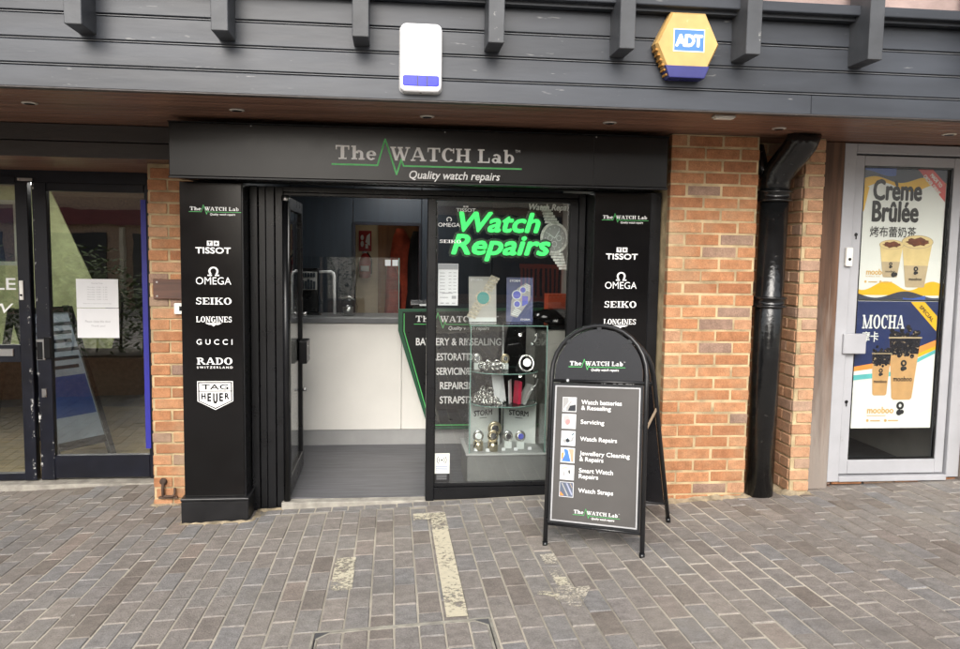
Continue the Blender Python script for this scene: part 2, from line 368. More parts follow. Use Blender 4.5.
# lettering ----------------------------------------------------------
def text_mesh(body, shear=0, spacing=1):
    c = bpy.data.curves.new('lettering', 'FONT'); c.body = body; c.size = 1; c.shear = shear; c.space_character = spacing; c.resolution_u = 3
    o = bpy.data.objects.new('lettering', c); COL.objects.link(o)
    dg = bpy.context.evaluated_depsgraph_get(); me = bpy.data.meshes.new_from_object(o.evaluated_get(dg))
    bpy.data.objects.remove(o); bpy.data.curves.remove(c); return me
def text_into(mb, body, x0, x1, y0, y1, n, bold=0, shear=0, spacing=1, thick=0, grow=0):
    """lettering fitted into a box of the sheet mb.F; n = distance off the sheet; bold = stroke gain in em"""
    me = text_mesh(body, shear, spacing); co = [v.co.copy() for v in me.vertices]
    ax0, ax1 = min(c.x for c in co), max(c.x for c in co); ay0, ay1 = min(c.y for c in co), max(c.y for c in co)
    e = (y1-y0)/(ay1-ay0)*bold; sx = (x1-x0-2*e)/(ax1-ax0); sy = (y1-y0-2*e)/(ay1-ay0)
    g = e+grow
    sh = [(0, 0)] if not g else [(g*math.cos(a), g*math.sin(a)) for a in [2*math.pi*k/(8 if g > .008 else 5) for k in range(8 if g > .008 else 5)]]
    for k, (ox, oy) in enumerate(sh):
        vs = [mb.v(((c.x-ax0)*sx+x0+e+ox, (c.y-ay0)*sy+y0+e+oy, n+k*.00004)) for c in co]; fs = []
        for p in me.polygons:
            try: fs.append(mb.bm.faces.new([vs[i] for i in p.vertices]))
            except ValueError: pass
        if thick and fs:
            r = bmesh.ops.extrude_face_region(mb.bm, geom=fs); d = (mb.F.to_3x3() @ Vector((0, 0, thick)))
            bmesh.ops.translate(mb.bm, vec=d, verts=[q for q in r['geom'] if isinstance(q, bmesh.types.BMVert)])
    bpy.data.meshes.remove(me); return mb
def text(name, body, x0, x1, y0, y1, F, mat, parent, n=.0012, local=False, **k):
    return obj(name, text_into(MB(F), body, x0, x1, y0, y1, n, **k), mat, parent, local=local)
def rect(x0, y0, x1, y1): return [(x0, y0), (x1, y0), (x1, y1), (x0, y1)]
def stroke(x0, y0, x1, y1, t): return [(x0-t/2, y0), (x0+t/2, y0), (x1+t/2, y1), (x1-t/2, y1)]
def ring(cx, cy, ao, bo, ai, bi, d0, d1, n=18):
    out = []
    for i in range(n):
        a, b = R(d0+(d1-d0)*i/n), R(d0+(d1-d0)*(i+1)/n)
        out.append([(cx+ai*math.cos(a), cy+bi*math.sin(a)), (cx+ao*math.cos(a), cy+bo*math.sin(a)), (cx+ao*math.cos(b), cy+bo*math.sin(b)), (cx+ai*math.cos(b), cy+bi*math.sin(b))])
    return out
def feet(*xs): return [rect(a, 0, b, .1) for a, b in xs]
def heads(*xs): return [rect(a, .9, b, 1) for a, b in xs]
G = {
 'T': ([rect(.35, .1, .57, .9), rect(.04, .9, .88, 1), rect(.04, .68, .12, .9), rect(.8, .68, .88, .9)]+feet((.22, .70)), .93),
 'h': ([rect(.1, .1, .3, .9), rect(.55, .1, .75, .44)]+ring(.5, .42, .25, .26, .06, .13, 0, 170)+heads((.02, .3))+feet((.02, .38), (.47, .83)), .86),
 'e': (ring(.33, .33, .31, .35, .12, .24, 0, 318)+[rect(.14, .30, .6, .39)], .67),
 'W': ([stroke(.42, 0, .16, .9, .2), stroke(.42, 0, .68, .9, .1), stroke(.9, 0, .64, .9, .2), stroke(.9, 0, 1.16, .9, .1)]+heads((0, .38), (.48, .82), (1.0, 1.32)), 1.3),
 'A': ([stroke(.14, .1, .46, 1, .1), stroke(.83, .1, .5, 1, .22), rect(.24, .28, .72, .37)]+feet((0, .32), (.62, 1.04)), 1.03),
 'C': (ring(.46, .5, .44, .52, .2, .42, 42, 318)+[rect(.76, .64, .84, 1)], .9),
 'H': ([rect(.1, .1, .32, .9), rect(.68, .1, .9, .9), rect(.32, .45, .68, .55)]+feet((0, .42), (.58, 1))+heads((0, .42), (.58, 1)), 1.03),
 'L': ([rect(.1, .1, .32, .9), rect(.72, .1, .8, .38)]+heads((0, .44))+feet((0, .8)), .86),
 'a': (ring(.28, .2, .25, .21, .09, .1, 0, 360)+[rect(.42, .1, .62, .44)]+ring(.35, .43, .27, .25, .07, .15, 0, 155)+feet((.46, .72)), .75),
 'b': ([rect(.1, 0, .3, .9)]+heads((.02, .3))+ring(.42, .33, .31, .35, .12, .24, 0, 360), .77),
 'S': (ring(.36, .745, .3, .275, .12, .17, 25, 262)+ring(.36, .265, .32, .285, .14, .17, -155, 82)+[rect(.58, .7, .66, .98), rect(.04, .02, .12, .3)], .74),
 'E': ([rect(.1, .1, .32, .9), rect(.32, .45, .6, .55), rect(.72, .7, .8, .9), rect(.74, .1, .82, .32)]+heads((0, .8))+feet((0, .82)), .88),
 'I': ([rect(.1, .1, .32, .9)]+feet((0, .42))+heads((0, .42)), .46),
 'K': ([rect(.1, .1, .32, .9), stroke(.3, .4, .78, .9, .12), stroke(.84, .1, .46, .58, .22)]+feet((0, .42), (.6, 1.02))+heads((0, .42), (.6, .98)), 1.03),
 'O': (ring(.48, .5, .46, .52, .22, .42, 0, 360, 24), .97),
 'N': ([rect(.12, .1, .22, .9), rect(.78, .1, .88, .9), stroke(.76, 0, .2, .95, .22)]+feet((0, .34))+heads((0, .3), (.66, 1)), 1.02),
 'G': (ring(.46, .5, .44, .52, .2, .42, 42, 318)+[rect(.64, .05, .84, .4), rect(.54, .4, .94, .48)], .96),
 'R': ([rect(.1, .1, .32, .9), stroke(.82, .1, .5, .5, .22)]+ring(.4, .73, .36, .27, .14, .17, -90, 90)+[rect(.32, .9, .4, 1), rect(.32, .46, .4, .56)]+feet((0, .42), (.68, 1.0))+heads((0, .32)), 1.0),
 'D': ([rect(.1, .1, .32, .9), rect(.32, .9, .4, 1), rect(.32, 0, .4, .1)]+ring(.4, .5, .48, .5, .24, .4, -90, 90)+feet((0, .32))+heads((0, .32)), .92),
}
def slab_into(mb, s, x0, x1, y0, y1, at=.001, gap=.05):
    x = 0; items = []
    for ch in s:
        if ch == ' ': x += .42; continue
        prims, wd = G[ch]; items += [[(px+x, py) for px, py in p] for p in prims]; x += wd+gap
    tot = x-gap
    for p in items: mb.flat([(x0+px*(x1-x0)/tot, y0+py*(y1-y0)) for px, py in p], at=at, step=.00004)
    return mb
def ribbon(mb, pts, t, at):
    for (a, b), (c, d) in zip(pts, pts[1:]):
        dx, dy = c-a, d-b; l = math.hypot(dx, dy); nx, ny = -dy/l*t/2, dx/l*t/2; ex, ey = dx/l*t*.25, dy/l*t*.25
        mb.flat([(a+nx-ex, b+ny-ey), (a-nx-ex, b-ny-ey), (c-nx+ex, d-ny+ey), (c+nx+ex, d+ny+ey)], at=at)
def brand_mark(parent, F, x, y, L, n=.001, local=False, tm=True):
    """the shop's own heading: name, green pulse line, strapline; x,y = left end of the line"""
    q = lambda a: x+a*L; h = lambda b: y+b*L
    m = MB(F); slab_into(m, 'The', q(.015), q(.232), h(.027), h(.098), n); slab_into(m, 'WATCH', q(.302), q(.728), h(.027), h(.098), n); slab_into(m, 'Lab', q(.765), q(.962), h(.027), h(.098), n)
    if tm: text_into(m, 'TM', q(.966), q(.992), h(.085), h(.1), n)
    obj('lettering', m, WHITE, parent, local=local)
    g = MB(F); ribbon(g, [(q(0), h(0)), (q(.236), h(0)), (q(.275), h(.136)), (q(.336), h(-.045)), (q(.360), h(.034)), (q(.372), h(0)), (q(1), h(0))], .0085*L, n+.0006)
    obj('pulse_line', g, GREEN, parent, local=local)
    text('strapline', 'Quality watch repairs', q(.402), q(.886), h(-.078), h(-.022), F, WHITE, parent, n, local, bold=.014, shear=.22)

# ------------------------------------------------------------------ ground
B_, S_ = .0377, -.045
def gz(x, y):
    xc = min(max(x, -14), 14); yc = min(max(y, 0), 8); return B_*(xc+1.56) + S_*(yc-5.36)
m = MB(); n_ = 26
xs = [-250, -60, -20, -14, -8, -4, 0, 4, 8, 14, 20, 60, 250]; ys = [-250, -60, -20, -9, -5, -2, 0, 2, 4, 5.2, 6.4, 8, 30, 250]
V = [[m.v((x, y, gz(x, y)-.0032)) for y in ys] for x in xs]
for i in range(len(xs)-1):
    for j in range(len(ys)-1): m.bm.faces.new([V[i][j], V[i+1][j], V[i+1][j+1], V[i][j+1]])
bmesh.ops.recalc_face_normals(m.bm, faces=m.bm.faces[:])
struct('ground', m, JOINT)

PITX, PITY = .1035, .2320
m = MB()
def paver(m, x0, x1, y0, y1, t, sl=1):
    a, j = .004, .0012
    x0 += random.uniform(-j, j); x1 += random.uniform(-j, j); y0 += random.uniform(-j, j)*1.6; y1 += random.uniform(-j, j)*1.6
    dz = random.uniform(-.0010, .0028); ti = [random.uniform(-.0012, .0012) for _ in range(4)]
    sk = random.uniform(-.0016, .0016)
    lo = [(x0, y0), (x1, y0), (x1, y1), (x0, y1)]; hi = [(x0+a, y0+a), (x1-a+sk*.3, y0+a), (x1-a, y1-a), (x0+a+sk*.3, y1-a)]
    b = [m.v((x, y, gz(x, y)-.02)) for x, y in lo]; mid = [m.v((x, y, gz(x, y)-.0055+dz)) for x, y in lo]; tp = [m.v((x, y, gz(x, y)+dz+ti[i])) for i, (x, y) in enumerate(hi)]
    m.bm.faces.new(tp)
    for k in range(4):
        q = (k+1) % 4; m.bm.faces.new([mid[k], mid[q], tp[q], tp[k]]); m.bm.faces.new([b[k], b[q], mid[q], mid[k]])
    m.mark(t)
JW = .006
def blocked(x0, x1, y0, y1):
    cx, cy = (x0+x1)/2, (y0+y1)/2
    if -1.56 < cx <= -.86 and y1 > 5.36: return True
    if cx >= 2.69 and y1 > 5.06: return True
    if -.86 < cx < 2.69 and y1 > (4.98 if cx < 1.2 else 4.93): return True
    return False
i0 = -58
for i in range(i0, 76):
    x0 = i*PITX + .018; off = (i % 2)*PITY/2 + random.uniform(-.012, .012)
    for j in range(-14, 33):
        y0 = j*PITY + off - .05
        y1 = y0+PITY-JW
        for q in range(12):
            if not blocked(x0, x0+PITX, y0, y1): break
            y1 -= PITY/12
        if y0 > 6.15 or y1-y0 < .035: continue
        paver(m, x0, x0+PITX-JW, y0, y1, min(1, max(0, random.gauss(.42, .26))))
for i in range(-10, 27):                     # short header course along the shopfront
    x0 = i*PITX+.04
    for y0 in (4.975,):
        if x0 < -.84 or x0 > 1.2: continue
        paver(m, x0, x0+PITX-JW, y0, y0+.10, random.uniform(.62, .8))
bmesh.ops.recalc_face_normals(m.bm, faces=m.bm.faces[:])
struct('paving', m, PAVER)

def mark_sheet(name, quads, mat, lift=.0045):
    m = MB()
    for q in quads:
        (ax, ay), (bx_, by), (cx, cy), (dx, dy) = q
        for k in range(8):
            f0, f1 = k/8, (k+1)/8
            P = [(ax+(dx-ax)*f0, ay+(dy-ay)*f0), (bx_+(cx-bx_)*f0, by+(cy-by)*f0), (bx_+(cx-bx_)*f1, by+(cy-by)*f1), (ax+(dx-ax)*f1, ay+(dy-ay)*f1)]
            m.face([(x, y, gz(x, y)+lift+.0012) for x, y in P])
    bmesh.ops.recalc_face_normals(m.bm, faces=m.bm.faces[:])
    o = obj(name, m, mat); o['kind'] = 'structure'; return o
mark_sheet('painted_line', [rect(.236, 3.235, .328, 4.45)], PAINTY)
mark_sheet('painted_line', [rect(.238, 4.45, .332, 4.8), rect(.135, 4.66, .236, 4.8)], PAINTM)
mark_sheet('painted_line', [rect(-.282, 3.62, -.18, 4.07)], PAINTM)
mark_sheet('painted_line', [rect(-.18, 3.90, -.09, 4.02), rect(-.282, 3.44, -.18, 3.61)], PAINTF)
mark_sheet('painted_arrow', [rect(.765, 3.47, .84, 3.93), [(.80, 3.22), (.805, 3.22), (.92, 3.47), (.65, 3.47)]], PAINTW)
mark_sheet('painted_arrow', [[(.65, 3.42), (.74, 3.36), (.76, 3.40), (.66, 3.475)], rect(.77, 3.5, .83, 3.6)], PAINTM, .0055)

# sand and mortar fillets where walls meet the paving
def fillet(name, pts, h, wd):
    m = MB(); prev = None; n = 40
    for (ax, ay), (bx_, by) in zip(pts, pts[1:]):
        dx, dy = bx_-ax, by-ay; l = math.hypot(dx, dy); nx, ny = dy/l, -dx/l; k = max(3, int(l/.03))
        for i in range(k+1):
            x, y = ax+dx*i/k, ay+dy*i/k; hh = h*random.uniform(.4, 1.2); ww = wd*random.uniform(.5, 1.3)
            cur = [m.v((x, y, gz(x, y)+hh)), m.v((x+nx*ww*.5, y+ny*ww*.5, gz(x, y)+hh*.35)), m.v((x+nx*ww, y+ny*ww, gz(x+nx*ww, y+ny*ww)-.004))]
            if prev:
                for q in range(2):
                    f = m.bm.faces.new([prev[q], prev[q+1], cur[q+1], cur[q]]); f.smooth = True
            prev = cur
    bmesh.ops.recalc_face_normals(m.bm, faces=m.bm.faces[:])
    return m

# ------------------------------------------------------------------ the building
bld = thing('shop_building', 'brick and timber building with grey boarded upper storey overhanging the shopfronts', 'building', (0, 5.3, 0))
def brick_face(m, x0, x1, y, z0, z1, first, step=.225, head=.1025, depth=.05, proud=.003, zref=.634+.075*.0, jit=1):
    """stretcher bond on a face looking towards -Y; courses are 75 mm from zref"""
    z_top0 = 2.369  # a bed joint level
    k = 0
    n0 = int((z_top0 - z1)/.075) - 1
    for c in range(-3, 40):
        zt = z_top0 - c*.075 - .006; zb = zt-.063
        if zb > z1-.02 or zt < z0: continue
        zt2 = min(zt, z1)
        x = x0 - (first if c % 2 else first+.1125)
        while x < x1:
            a, b = max(x+.006, x0), min(x+.219, x1)
            if b-a > .03:
                d = random.uniform(-.0012, .0016); q = .0022
                t = min(1, max(0, random.gauss(.42, .2))) if random.random() > .12 else random.uniform(.86, 1)
                m.box(a+random.uniform(-q, q), b+random.uniform(-q, q), y-proud+d, y+depth, zb+random.uniform(-q, q), zt2+random.uniform(-q, q), bev=.0035); m.mark(t)
            x += .225
    return m
def brick_return(m, x, y0, y1, z0, z1, side=-1):
    z_top0 = 2.369
    for c in range(-3, 40):
        zt = z_top0 - c*.075 - .006; zb = zt-.063
        if zb > z1-.02 or zt < z0: continue
        y = y0 - (.0 if c % 2 else .1125)
        while y < y1:
            a, b = max(y+.006, y0), min(y+.219, y1)
            if b-a > .03:
                d = random.uniform(-.002, .002)
                xx = (x-.004+d, x+.04) if side < 0 else (x-.04, x+.004+d)
                m.box(xx[0], xx[1], a, b, zb, min(zt, z1), bev=.0035); m.mark(random.random())
            y += .225
    return m
ZS = 2.446
# pier right of the watch shop
obj('mortar', bx(1.692, 2.248, 4.773, 5.3, -.1, ZS-.002), MORTAR, obj('brick_pier', brick_face(MB(), 1.69, 2.2525, 4.773, .1, ZS-.004, .1225), BRICK, bld))
obj('mortar', bx(2.249, 2.56, 5.03, 5.3, -.1, ZS-.002), MORTAR, obj('brick_recess', brick_face(MB(), 2.2525, 2.56, 5.03, .1, ZS-.004, .05), BRICK, bld))
mm = brick_face(MB(), 2.555, 2.685, 4.775, .1, ZS-.004, .09); brick_return(mm, 2.555, 4.79, 5.03, .1, ZS-.004)
obj('mortar', bx(2.558, 2.683, 4.779, 5.3, -.1, ZS-.002), MORTAR, obj('brick_pier', mm, BRICK_OLD, bld))
# left pier
mm = brick_face(MB(), -1.565, -1.2, 5.36, -.05, 2.244, .1)
brick_return(mm, -1.565, 5.375, 6.1, -.05, 2.244)
obj('mortar', bx(-1.561, -1.15, 5.364, 6.2, -.15, 2.242), MORTAR, obj('brick_pier', mm, BRICK, bld))
obj('mortar_fillet', fillet('f', [(1.62, 4.775), (2.25, 4.768), (2.262, 5.0), (2.54, 5.0), (2.548, 4.77), (2.69, 4.768)], .026, .05), FILLET, bld)
obj('mortar_fillet', fillet('f', [(-1.575, 6.05), (-1.568, 5.355), (-1.26, 5.352), (-1.27, 4.868), (-.85, 4.862), (-.85, 5.1), (-.68, 5.105)], .010, .035), FILLET, bld)
# upper boarding
bz = [2.446, 2.5555, 2.672, 2.790]; tops = [2.5445, 2.661, 2.779, 2.906]
m = MB(); cuts0 = [-7, -2.9, .9, 4.2, 7.5]
for k, (z0, z1) in enumerate(zip(bz, tops)):
    cs = [-7, -4.6+.9*k, 2.15-.0*k if k == 0 else 4.9-.6*k, 7.5]
    for a, b in zip(cs, cs[1:]):
        dz = random.uniform(-.0012, .0012); dy = random.uniform(-.0015, .0015)
        c = [(x, y, z) for x in (a+.001, b-.001) for (y, z) in ((3.988+dy, z0+dz), (3.994+dy, z1+dz), (4.03, z0+dz), (4.03, z1+dz))]
        c = [c[0], c[1], c[2], c[3], c[4], c[5], c[6], c[7]]
        m.hexa(c, bev=.003)
obj('cladding', m, CLAD, bld)
m = MB()
for z in (2.5555, 2.672, 2.790): m.box(-7, 7.5, 3.9935, 4.004, z-.0072, z-.0038)
obj('tongue_highlight', m, TONGUE_LIT, bld)
obj('cladding_backing', bx(-7, 7.5, 4.008, 4.12, 2.455, 3.0), GROOVE, bld)
m = MB(); m.box(-7, 7.5, 3.975, 4.02, 2.436, 2.4445, bev=.002); obj('drip_edge', m, BEAM, bld)
m = MB(); m.box(-7, 7.5, 3.90, 4.06, 2.925, 2.975, bev=.006); m.box(-7, 7.5, 3.94, 4.0, 2.908, 2.925); obj('window_ledge', m, CLAD, bld)
m = MB(); m.box(-7, 7.5, 4.07, 4.3, 2.976, 5.5); obj('upper_wall', m, UPWALL, bld)
m = MB(); m.box(-7, 7.5, 3.6, 4.6, 5.5, 5.62); obj('roof', m, BEAM, bld)
for k in range(-3, 9):                        # projecting fins
    c = -1.415+.6315*k
    m = MB(); m.box(c-.038, c+.038, 3.812, 4.0, 2.69, 3.6, bev=.003); obj('fin', m, FIN, bld)
# soffit boards
m = MB(); y = 4.02
while y < 6.3:
    m.box(-7, 7.5, y+.0015, y+.0865, 2.4465+random.uniform(0, .001), 2.47, bev=.003); y += .089
obj('soffit', m, SOFFIT, bld)
obj('soffit_backing', bx(-7, 7.5, 4.02, 9, 2.468, 2.55), GROOVE, bld)
# beam over the left shop
m = MB(); m.box(-7, -1.2, 5.15, 5.2, 2.345, 2.444, bev=.003); m.box(-7, -1.2, 5.155, 5.2, 2.246, 2.34, bev=.003); m.box(-7, -1.2, 5.2, 6.3, 2.30, 2.44); obj('beam', m, BEAM, bld)
m = MB(); y = 5.16
while y < 6.2: m.box(-7, -1.2, y+.001, y+.088, 2.2455, 2.27, bev=.002); y += .09
obj('beam_soffit', m, SOFFIT, bld)
# wall behind and beside the fascia sign
obj('lintel', bx(-1.25, 1.69, 5.0, 5.3, 2.125, 2.445), GROOVE, bld)
# posts by the right-hand door
m = MB(); m.box(2.70, 2.868, 4.868, 4.98, gz(2.78, 4.8)-.02, ZS-.003, bev=.006); obj('timber_post', m, POSTWOOD, bld)
m = MB(); m.box(3.815, 4.02, 4.80, 4.98, gz(3.9, 4.8)-.02, ZS-.003, bev=.006); obj('timber_post', m, POSTWOOD, bld)
m = brick_face(MB(), 2.868, 3.815, 4.91, .05, .235, .06); obj('door_plinth', m, BRICK, bld)
obj('end_wall', bx(4.02, 9, 4.9, 5.3, -.2, ZS-.003), OPPB, bld)
obj('end_wall', bx(-9, -4.4, 6.0, 6.4, -.6, 2.24), OPPB, bld)
# interior shells
m = MB(); m.box(-1.08, -1.0, 5.3, 10, -.1, 2.44); obj('inner_wall', m, INTWALL, bld)
m = MB(); m.box(1.72, 1.8, 5.3, 10, -.1, 2.44); obj('inner_wall', m, INTPALE, bld)
m = MB(); m.box(-.995, -.39, 8.0, 8.08, .1, 2.44, bev=.003); m.box(-.385, .285, 8.0, 8.08, 1.985, 2.44, bev=.003); m.box(.29, 1.0, 8.0, 8.08, .1, 2.44, bev=.003); m.box(1.005, 1.715, 8.0, 8.08, .1, 2.44)
obj('inner_partition', m, INTWALL, bld)
m = MB(); m.box(-.39, -.365, 7.985, 8.1, .1, 1.985); m.box(.262, .287, 7.985, 8.1, .1, 1.985); m.box(-.365, .262, 7.985, 8.1, 1.96, 1.985); obj('inner_door_frame', m, NAVYF, bld)
m = MB(); m.box(-.99, -.16, 9.0, 9.08, .1, 2.44); obj('back_wall', m, CREAM, bld)
m = MB(); m.box(-.155, 1.7, 9.0, 9.08, .1, 2.44); m.box(-.16, -.13, 8.97, 9.0, .1, 2.1); obj('back_wall', m, BROWNP, bld)
obj('ceiling', bx(-1.0, 1.72, 5.3, 10, 2.40, 2.43), INTPALE, bld)
m = MB(); m.box(-4.4, -1.7, 8.9, 9.0, -.2, 2.3); m.box(-4.5, -4.4, 6.2, 9, -.2, 2.3); m.box(-1.72, -1.66, 6.25, 9, -.2, 2.3); obj('left_shop_wall', m, BEAM, bld)
m = MB(); m.box(2.86, 2.9, 5.05, 8, .1, 2.44); m.box(3.85, 4.2, 5.05, 8, .1, 2.44); m.box(2.86, 4.2, 7.9, 8, .1, 2.44); obj('right_shop_wall', m, INTPALE, bld)
struct('floor', bx(-1.0, 1.72, 5.17, 10, -.05, .095), VINYLF)
struct('floor', bx(-4.4, -1.72, 6.16, 9, -.2, -.02), TAN)
struct('floor', bx(2.9, 3.85, 5.05, 8, .05, .2), VINYLF)
m = MB(); m.box(-.70, .225, 5.085, 5.17, -.02, .088, bev=.004); obj('threshold', m, SILL, bld)
m = MB(); m.box(-4.4, -1.565, 5.98, 6.2, -.25, -.028, bev=.004); obj('threshold', m, SILL, bld)

# ------------------------------------------------------------------ fascia sign
t = thing('fascia_sign', 'long black fascia board lettered The WATCH Lab, Quality watch repairs', 'sign', (.2, 4.85, 2.1))
obj('sign_board', bx(-1.252, 1.643, 4.70, 4.998, 2.112, 2.410, bev=.004), SIGNB, t)
obj('panel_seam', bx(1.186, 1.188, 4.6994, 4.7005, 2.115, 2.407), GROOVE, t)
m = MB(); m.box(-1.256, 1.647, 4.694, 4.74, 2.100, 2.1115, bev=.002); m.box(-1.256, 1.647, 4.696, 4.74, 2.4105, 2.416); each('edge_trim', m, SATIN, t)
m = MB()
for x in (-.8, .3, 1.2): m.lathe([(.004, 0), (.004, .002), (.002, .003)], (x, 4.7, 2.4), 10, (0, -1, 0))
each('screw', m, STEEL, t)
brand_mark(t, PL(4.70), -.348, 2.2, 1.10)
# ------------------------------------------------------------------ pilasters with logo lists
def logos(t, F, c):
    w_ = lambda a: c+a
    brand_mark(t, F, c-.135, 1.922, .30, tm=False)
    m = MB(F); text_into(m, 'TISSOT', c-.103, c+.103, 1.676, 1.714, .001, bold=.03)
    m.flat(rect(c-.035, 1.722, c-.003, 1.752), at=.001); m.flat(rect(c+.003, 1.722, c+.035, 1.752), at=.001)
    o = obj('logo_lettering', m, WHITE, t)
    m = MB(F); m.flat(rect(c-.030, 1.742, c-.008, 1.747), at=.0016); m.flat(rect(c-.0215, 1.727, c-.0165, 1.742), at=.0016); m.flat(rect(c+.016, 1.728, c+.022, 1.747), at=.0016); m.flat(rect(c+.010, 1.735, c+.016, 1.740), at=.0016); m.flat(rect(c+.022, 1.735, c+.028, 1.740), at=.0016)
    obj('logo_cutout', m, BLACK, o)
    m = MB(F); text_into(m, 'OMEGA', c-.103, c+.103, 1.492, 1.536, .001, bold=.0)
    for q in ring(c, 1.571, .029, .027, .018, .018, -52, 232): m.flat(q, at=.001, step=.00004)
    m.flat(rect(c-.034, 1.543, c-.008, 1.551), at=.001); m.flat(rect(c+.008, 1.543, c+.034, 1.551), at=.001); obj('logo_lettering', m, WHITE, t)
    m = MB(F); slab_into(m, 'SEIKO', c-.105, c+.105, 1.373, 1.413); obj('logo_lettering', m, WHITE, t)
    m = MB(F); slab_into(m, 'LONGINES', c-.105, c+.105, 1.266, 1.300)
    m.flat([(c-.05, 1.262), (c+.05, 1.262), (c+.028, 1.252), (c+.012, 1.252), (c, 1.242), (c-.012, 1.252), (c-.028, 1.252)], at=.001); obj('logo_lettering', m, WHITE, t)
    m = MB(F); text_into(m, 'GUCCI', c-.105, c+.105, 1.130, 1.163, .001, spacing=1.7, bold=.01); obj('logo_lettering', m, WHITE, t)
    m = MB(F); slab_into(m, 'RADO', c-.105, c+.105, 1.010, 1.051); text_into(m, 'SWITZERLAND', c-.105, c+.105, .985, .999, .001, spacing=1.5, bold=.02); obj('logo_lettering', m, WHITE, t)
    sh = lambda k: [(c-.105+k, .908-k), (c+.105-k, .908-k), (c+.105-k, .785+k*.3), (c, .732+k*1.1), (c-.105+k, .785+k*.3)]
    m = MB(F); m.flat(sh(0), at=.001); o = obj('logo_shield', m, WHITE, t)
    m = MB(F); m.flat(sh(.005), at=.0013); obj('logo_outline', m, BLACK, o)
    m = MB(F); m.flat(sh(.012), at=.0019); obj('logo_field', m, WHITE, o)
    m = MB(F); text_into(m, 'TAG', c-.078, c+.078, .856, .890, .0026, bold=.02); m.flat(rect(c-.096, .845, c+.096, .850), at=.0024)
    for ch, xa, xb, lo in (('H', -.083, -.055, .797), ('E', -.047, -.023, .784), ('U', -.014, .014, .770), ('E', .023, .047, .784), ('R', .055, .083, .797)): text_into(m, ch, c+xa, c+xb, lo, .836, .0026, bold=.035)
    obj('logo_lettering', m, BLACK, o)
def pilaster(label, x0, x1, cx, y0=4.91, wide=False):
    t = thing('pilaster', label, 'shopfront column', ((x0+x1)/2, 5.1, gz(x0, y0)), group='black shopfront columns with watch brand logos')
    obj('core', bx(x0+.002, x1-.002, y0+.004, 5.34, -.05, 2.098, bev=.003), SATIN, t)
    obj('panel', bx(x0+.004, x1-(.075 if wide else .012), y0-.004, y0+.003, .195, 2.094, bev=.0015), BLACK, t)
    if wide: obj('edge_strip', bx(x1-.07, x1-.004, y0+.0, y0+.003, .2, 2.09, bev=.001), SATIN, t)
    m = MB(); z0 = gz(x0, y0)-.015
    m.box(x0-.012, x1+.016, y0-.035, 5.1, z0, .172, bev=.004); m.box(x0-.016, x1+.02, y0-.039, 5.1, .173, .192, bev=.006); obj('plinth', m, PLINTH, t)
    logos(t, PL(y0-.0045), cx); return t
p1 = pilaster('black pilaster left of the doorway with full logo list above its plinth', -1.255, -.884, -1.062)
p2 = pilaster('black pilaster half hidden behind the folding sign, beside the wide brick pier', 1.252, 1.688, 1.437, wide=True)

# ------------------------------------------------------------------ shopfront frame, door, window
t = thing('shopfront_frame', 'black metal frame of posts and head bar round the shop doorway', 'frame', (.2, 5.2, .1))
m = MB()
for a, b, y in ((-.882, -.835, 5.10), (-.832, -.79, 5.125), (-.787, -.735, 5.115), (-.732, -.682, 5.13)): m.box(a, b, y, 5.26, gz(a, 5.1)-.01, 2.098, bev=.003)
m.box(1.205, 1.25, 5.12, 5.26, .08, 2.098, bev=.003); each('post', m, SATIN, t)
m = MB(); m.box(-.682, 1.205, 5.12, 5.26, 2.064, 2.098, bev=.003); m.box(-.682, 1.205, 5.15, 5.24, 2.046, 2.063, bev=.002); obj('head_bar', m, SATIN, t)

t = thing('shop_door', 'black framed glass shop door folded open into the shop', 'door', (-.665, 5.2, .1))
m = MB(); x0, x1 = -.69, -.652
m.box(x0, x1, 5.19, 5.245, .105, 2.04, bev=.004); m.box(x0, x1, 5.885, 5.94, .105, 2.04, bev=.004); m.box(x0, x1, 5.245, 5.885, .105, .225, bev=.004); m.box(x0, x1, 5.245, 5.885, 1.96, 2.04, bev=.004)
obj('door_frame', m, SATIN, t)
obj('pane', bx(-.674, -.668, 5.245, 5.885, .225, 1.96), GLASS, t)
m = MB(); m.tube([(-.668, 5.125, .09), (-.668, 5.125, 2.01)], .021, 16); pt = obj('pivot_tube', m, SATIN, t)
m = MB(); m.lathe([(.024, 0), (.025, .005), (.024, .03), (.02, .033)], (-.668, 5.125, 2.01), 16); obj('pivot_cap', m, STEEL, pt)
m = MB(); m.box(-.655, -.60, 5.70, 5.92, .90, 1.06, bev=.006); lk = obj('lock_box', m, SATIN, t)
m = MB(); m.lathe([(.008, 0), (.008, .004)], (-.6, 5.76, 1.02), 10, (1, 0, 0)); m.lathe([(.008, 0), (.008, .004)], (-.6, 5.85, .94), 10, (1, 0, 0)); each('screw', m, STEEL, lk)
m = MB(); m.lathe([(.012, 0), (.012, .03)], (-.655, 5.91, .68), 12, (1, 0, 0)); m.lathe([(.012, 0), (.012, .03)], (-.655, 5.91, 1.24), 12, (1, 0, 0)); each('bolt', m, STEEL, t)

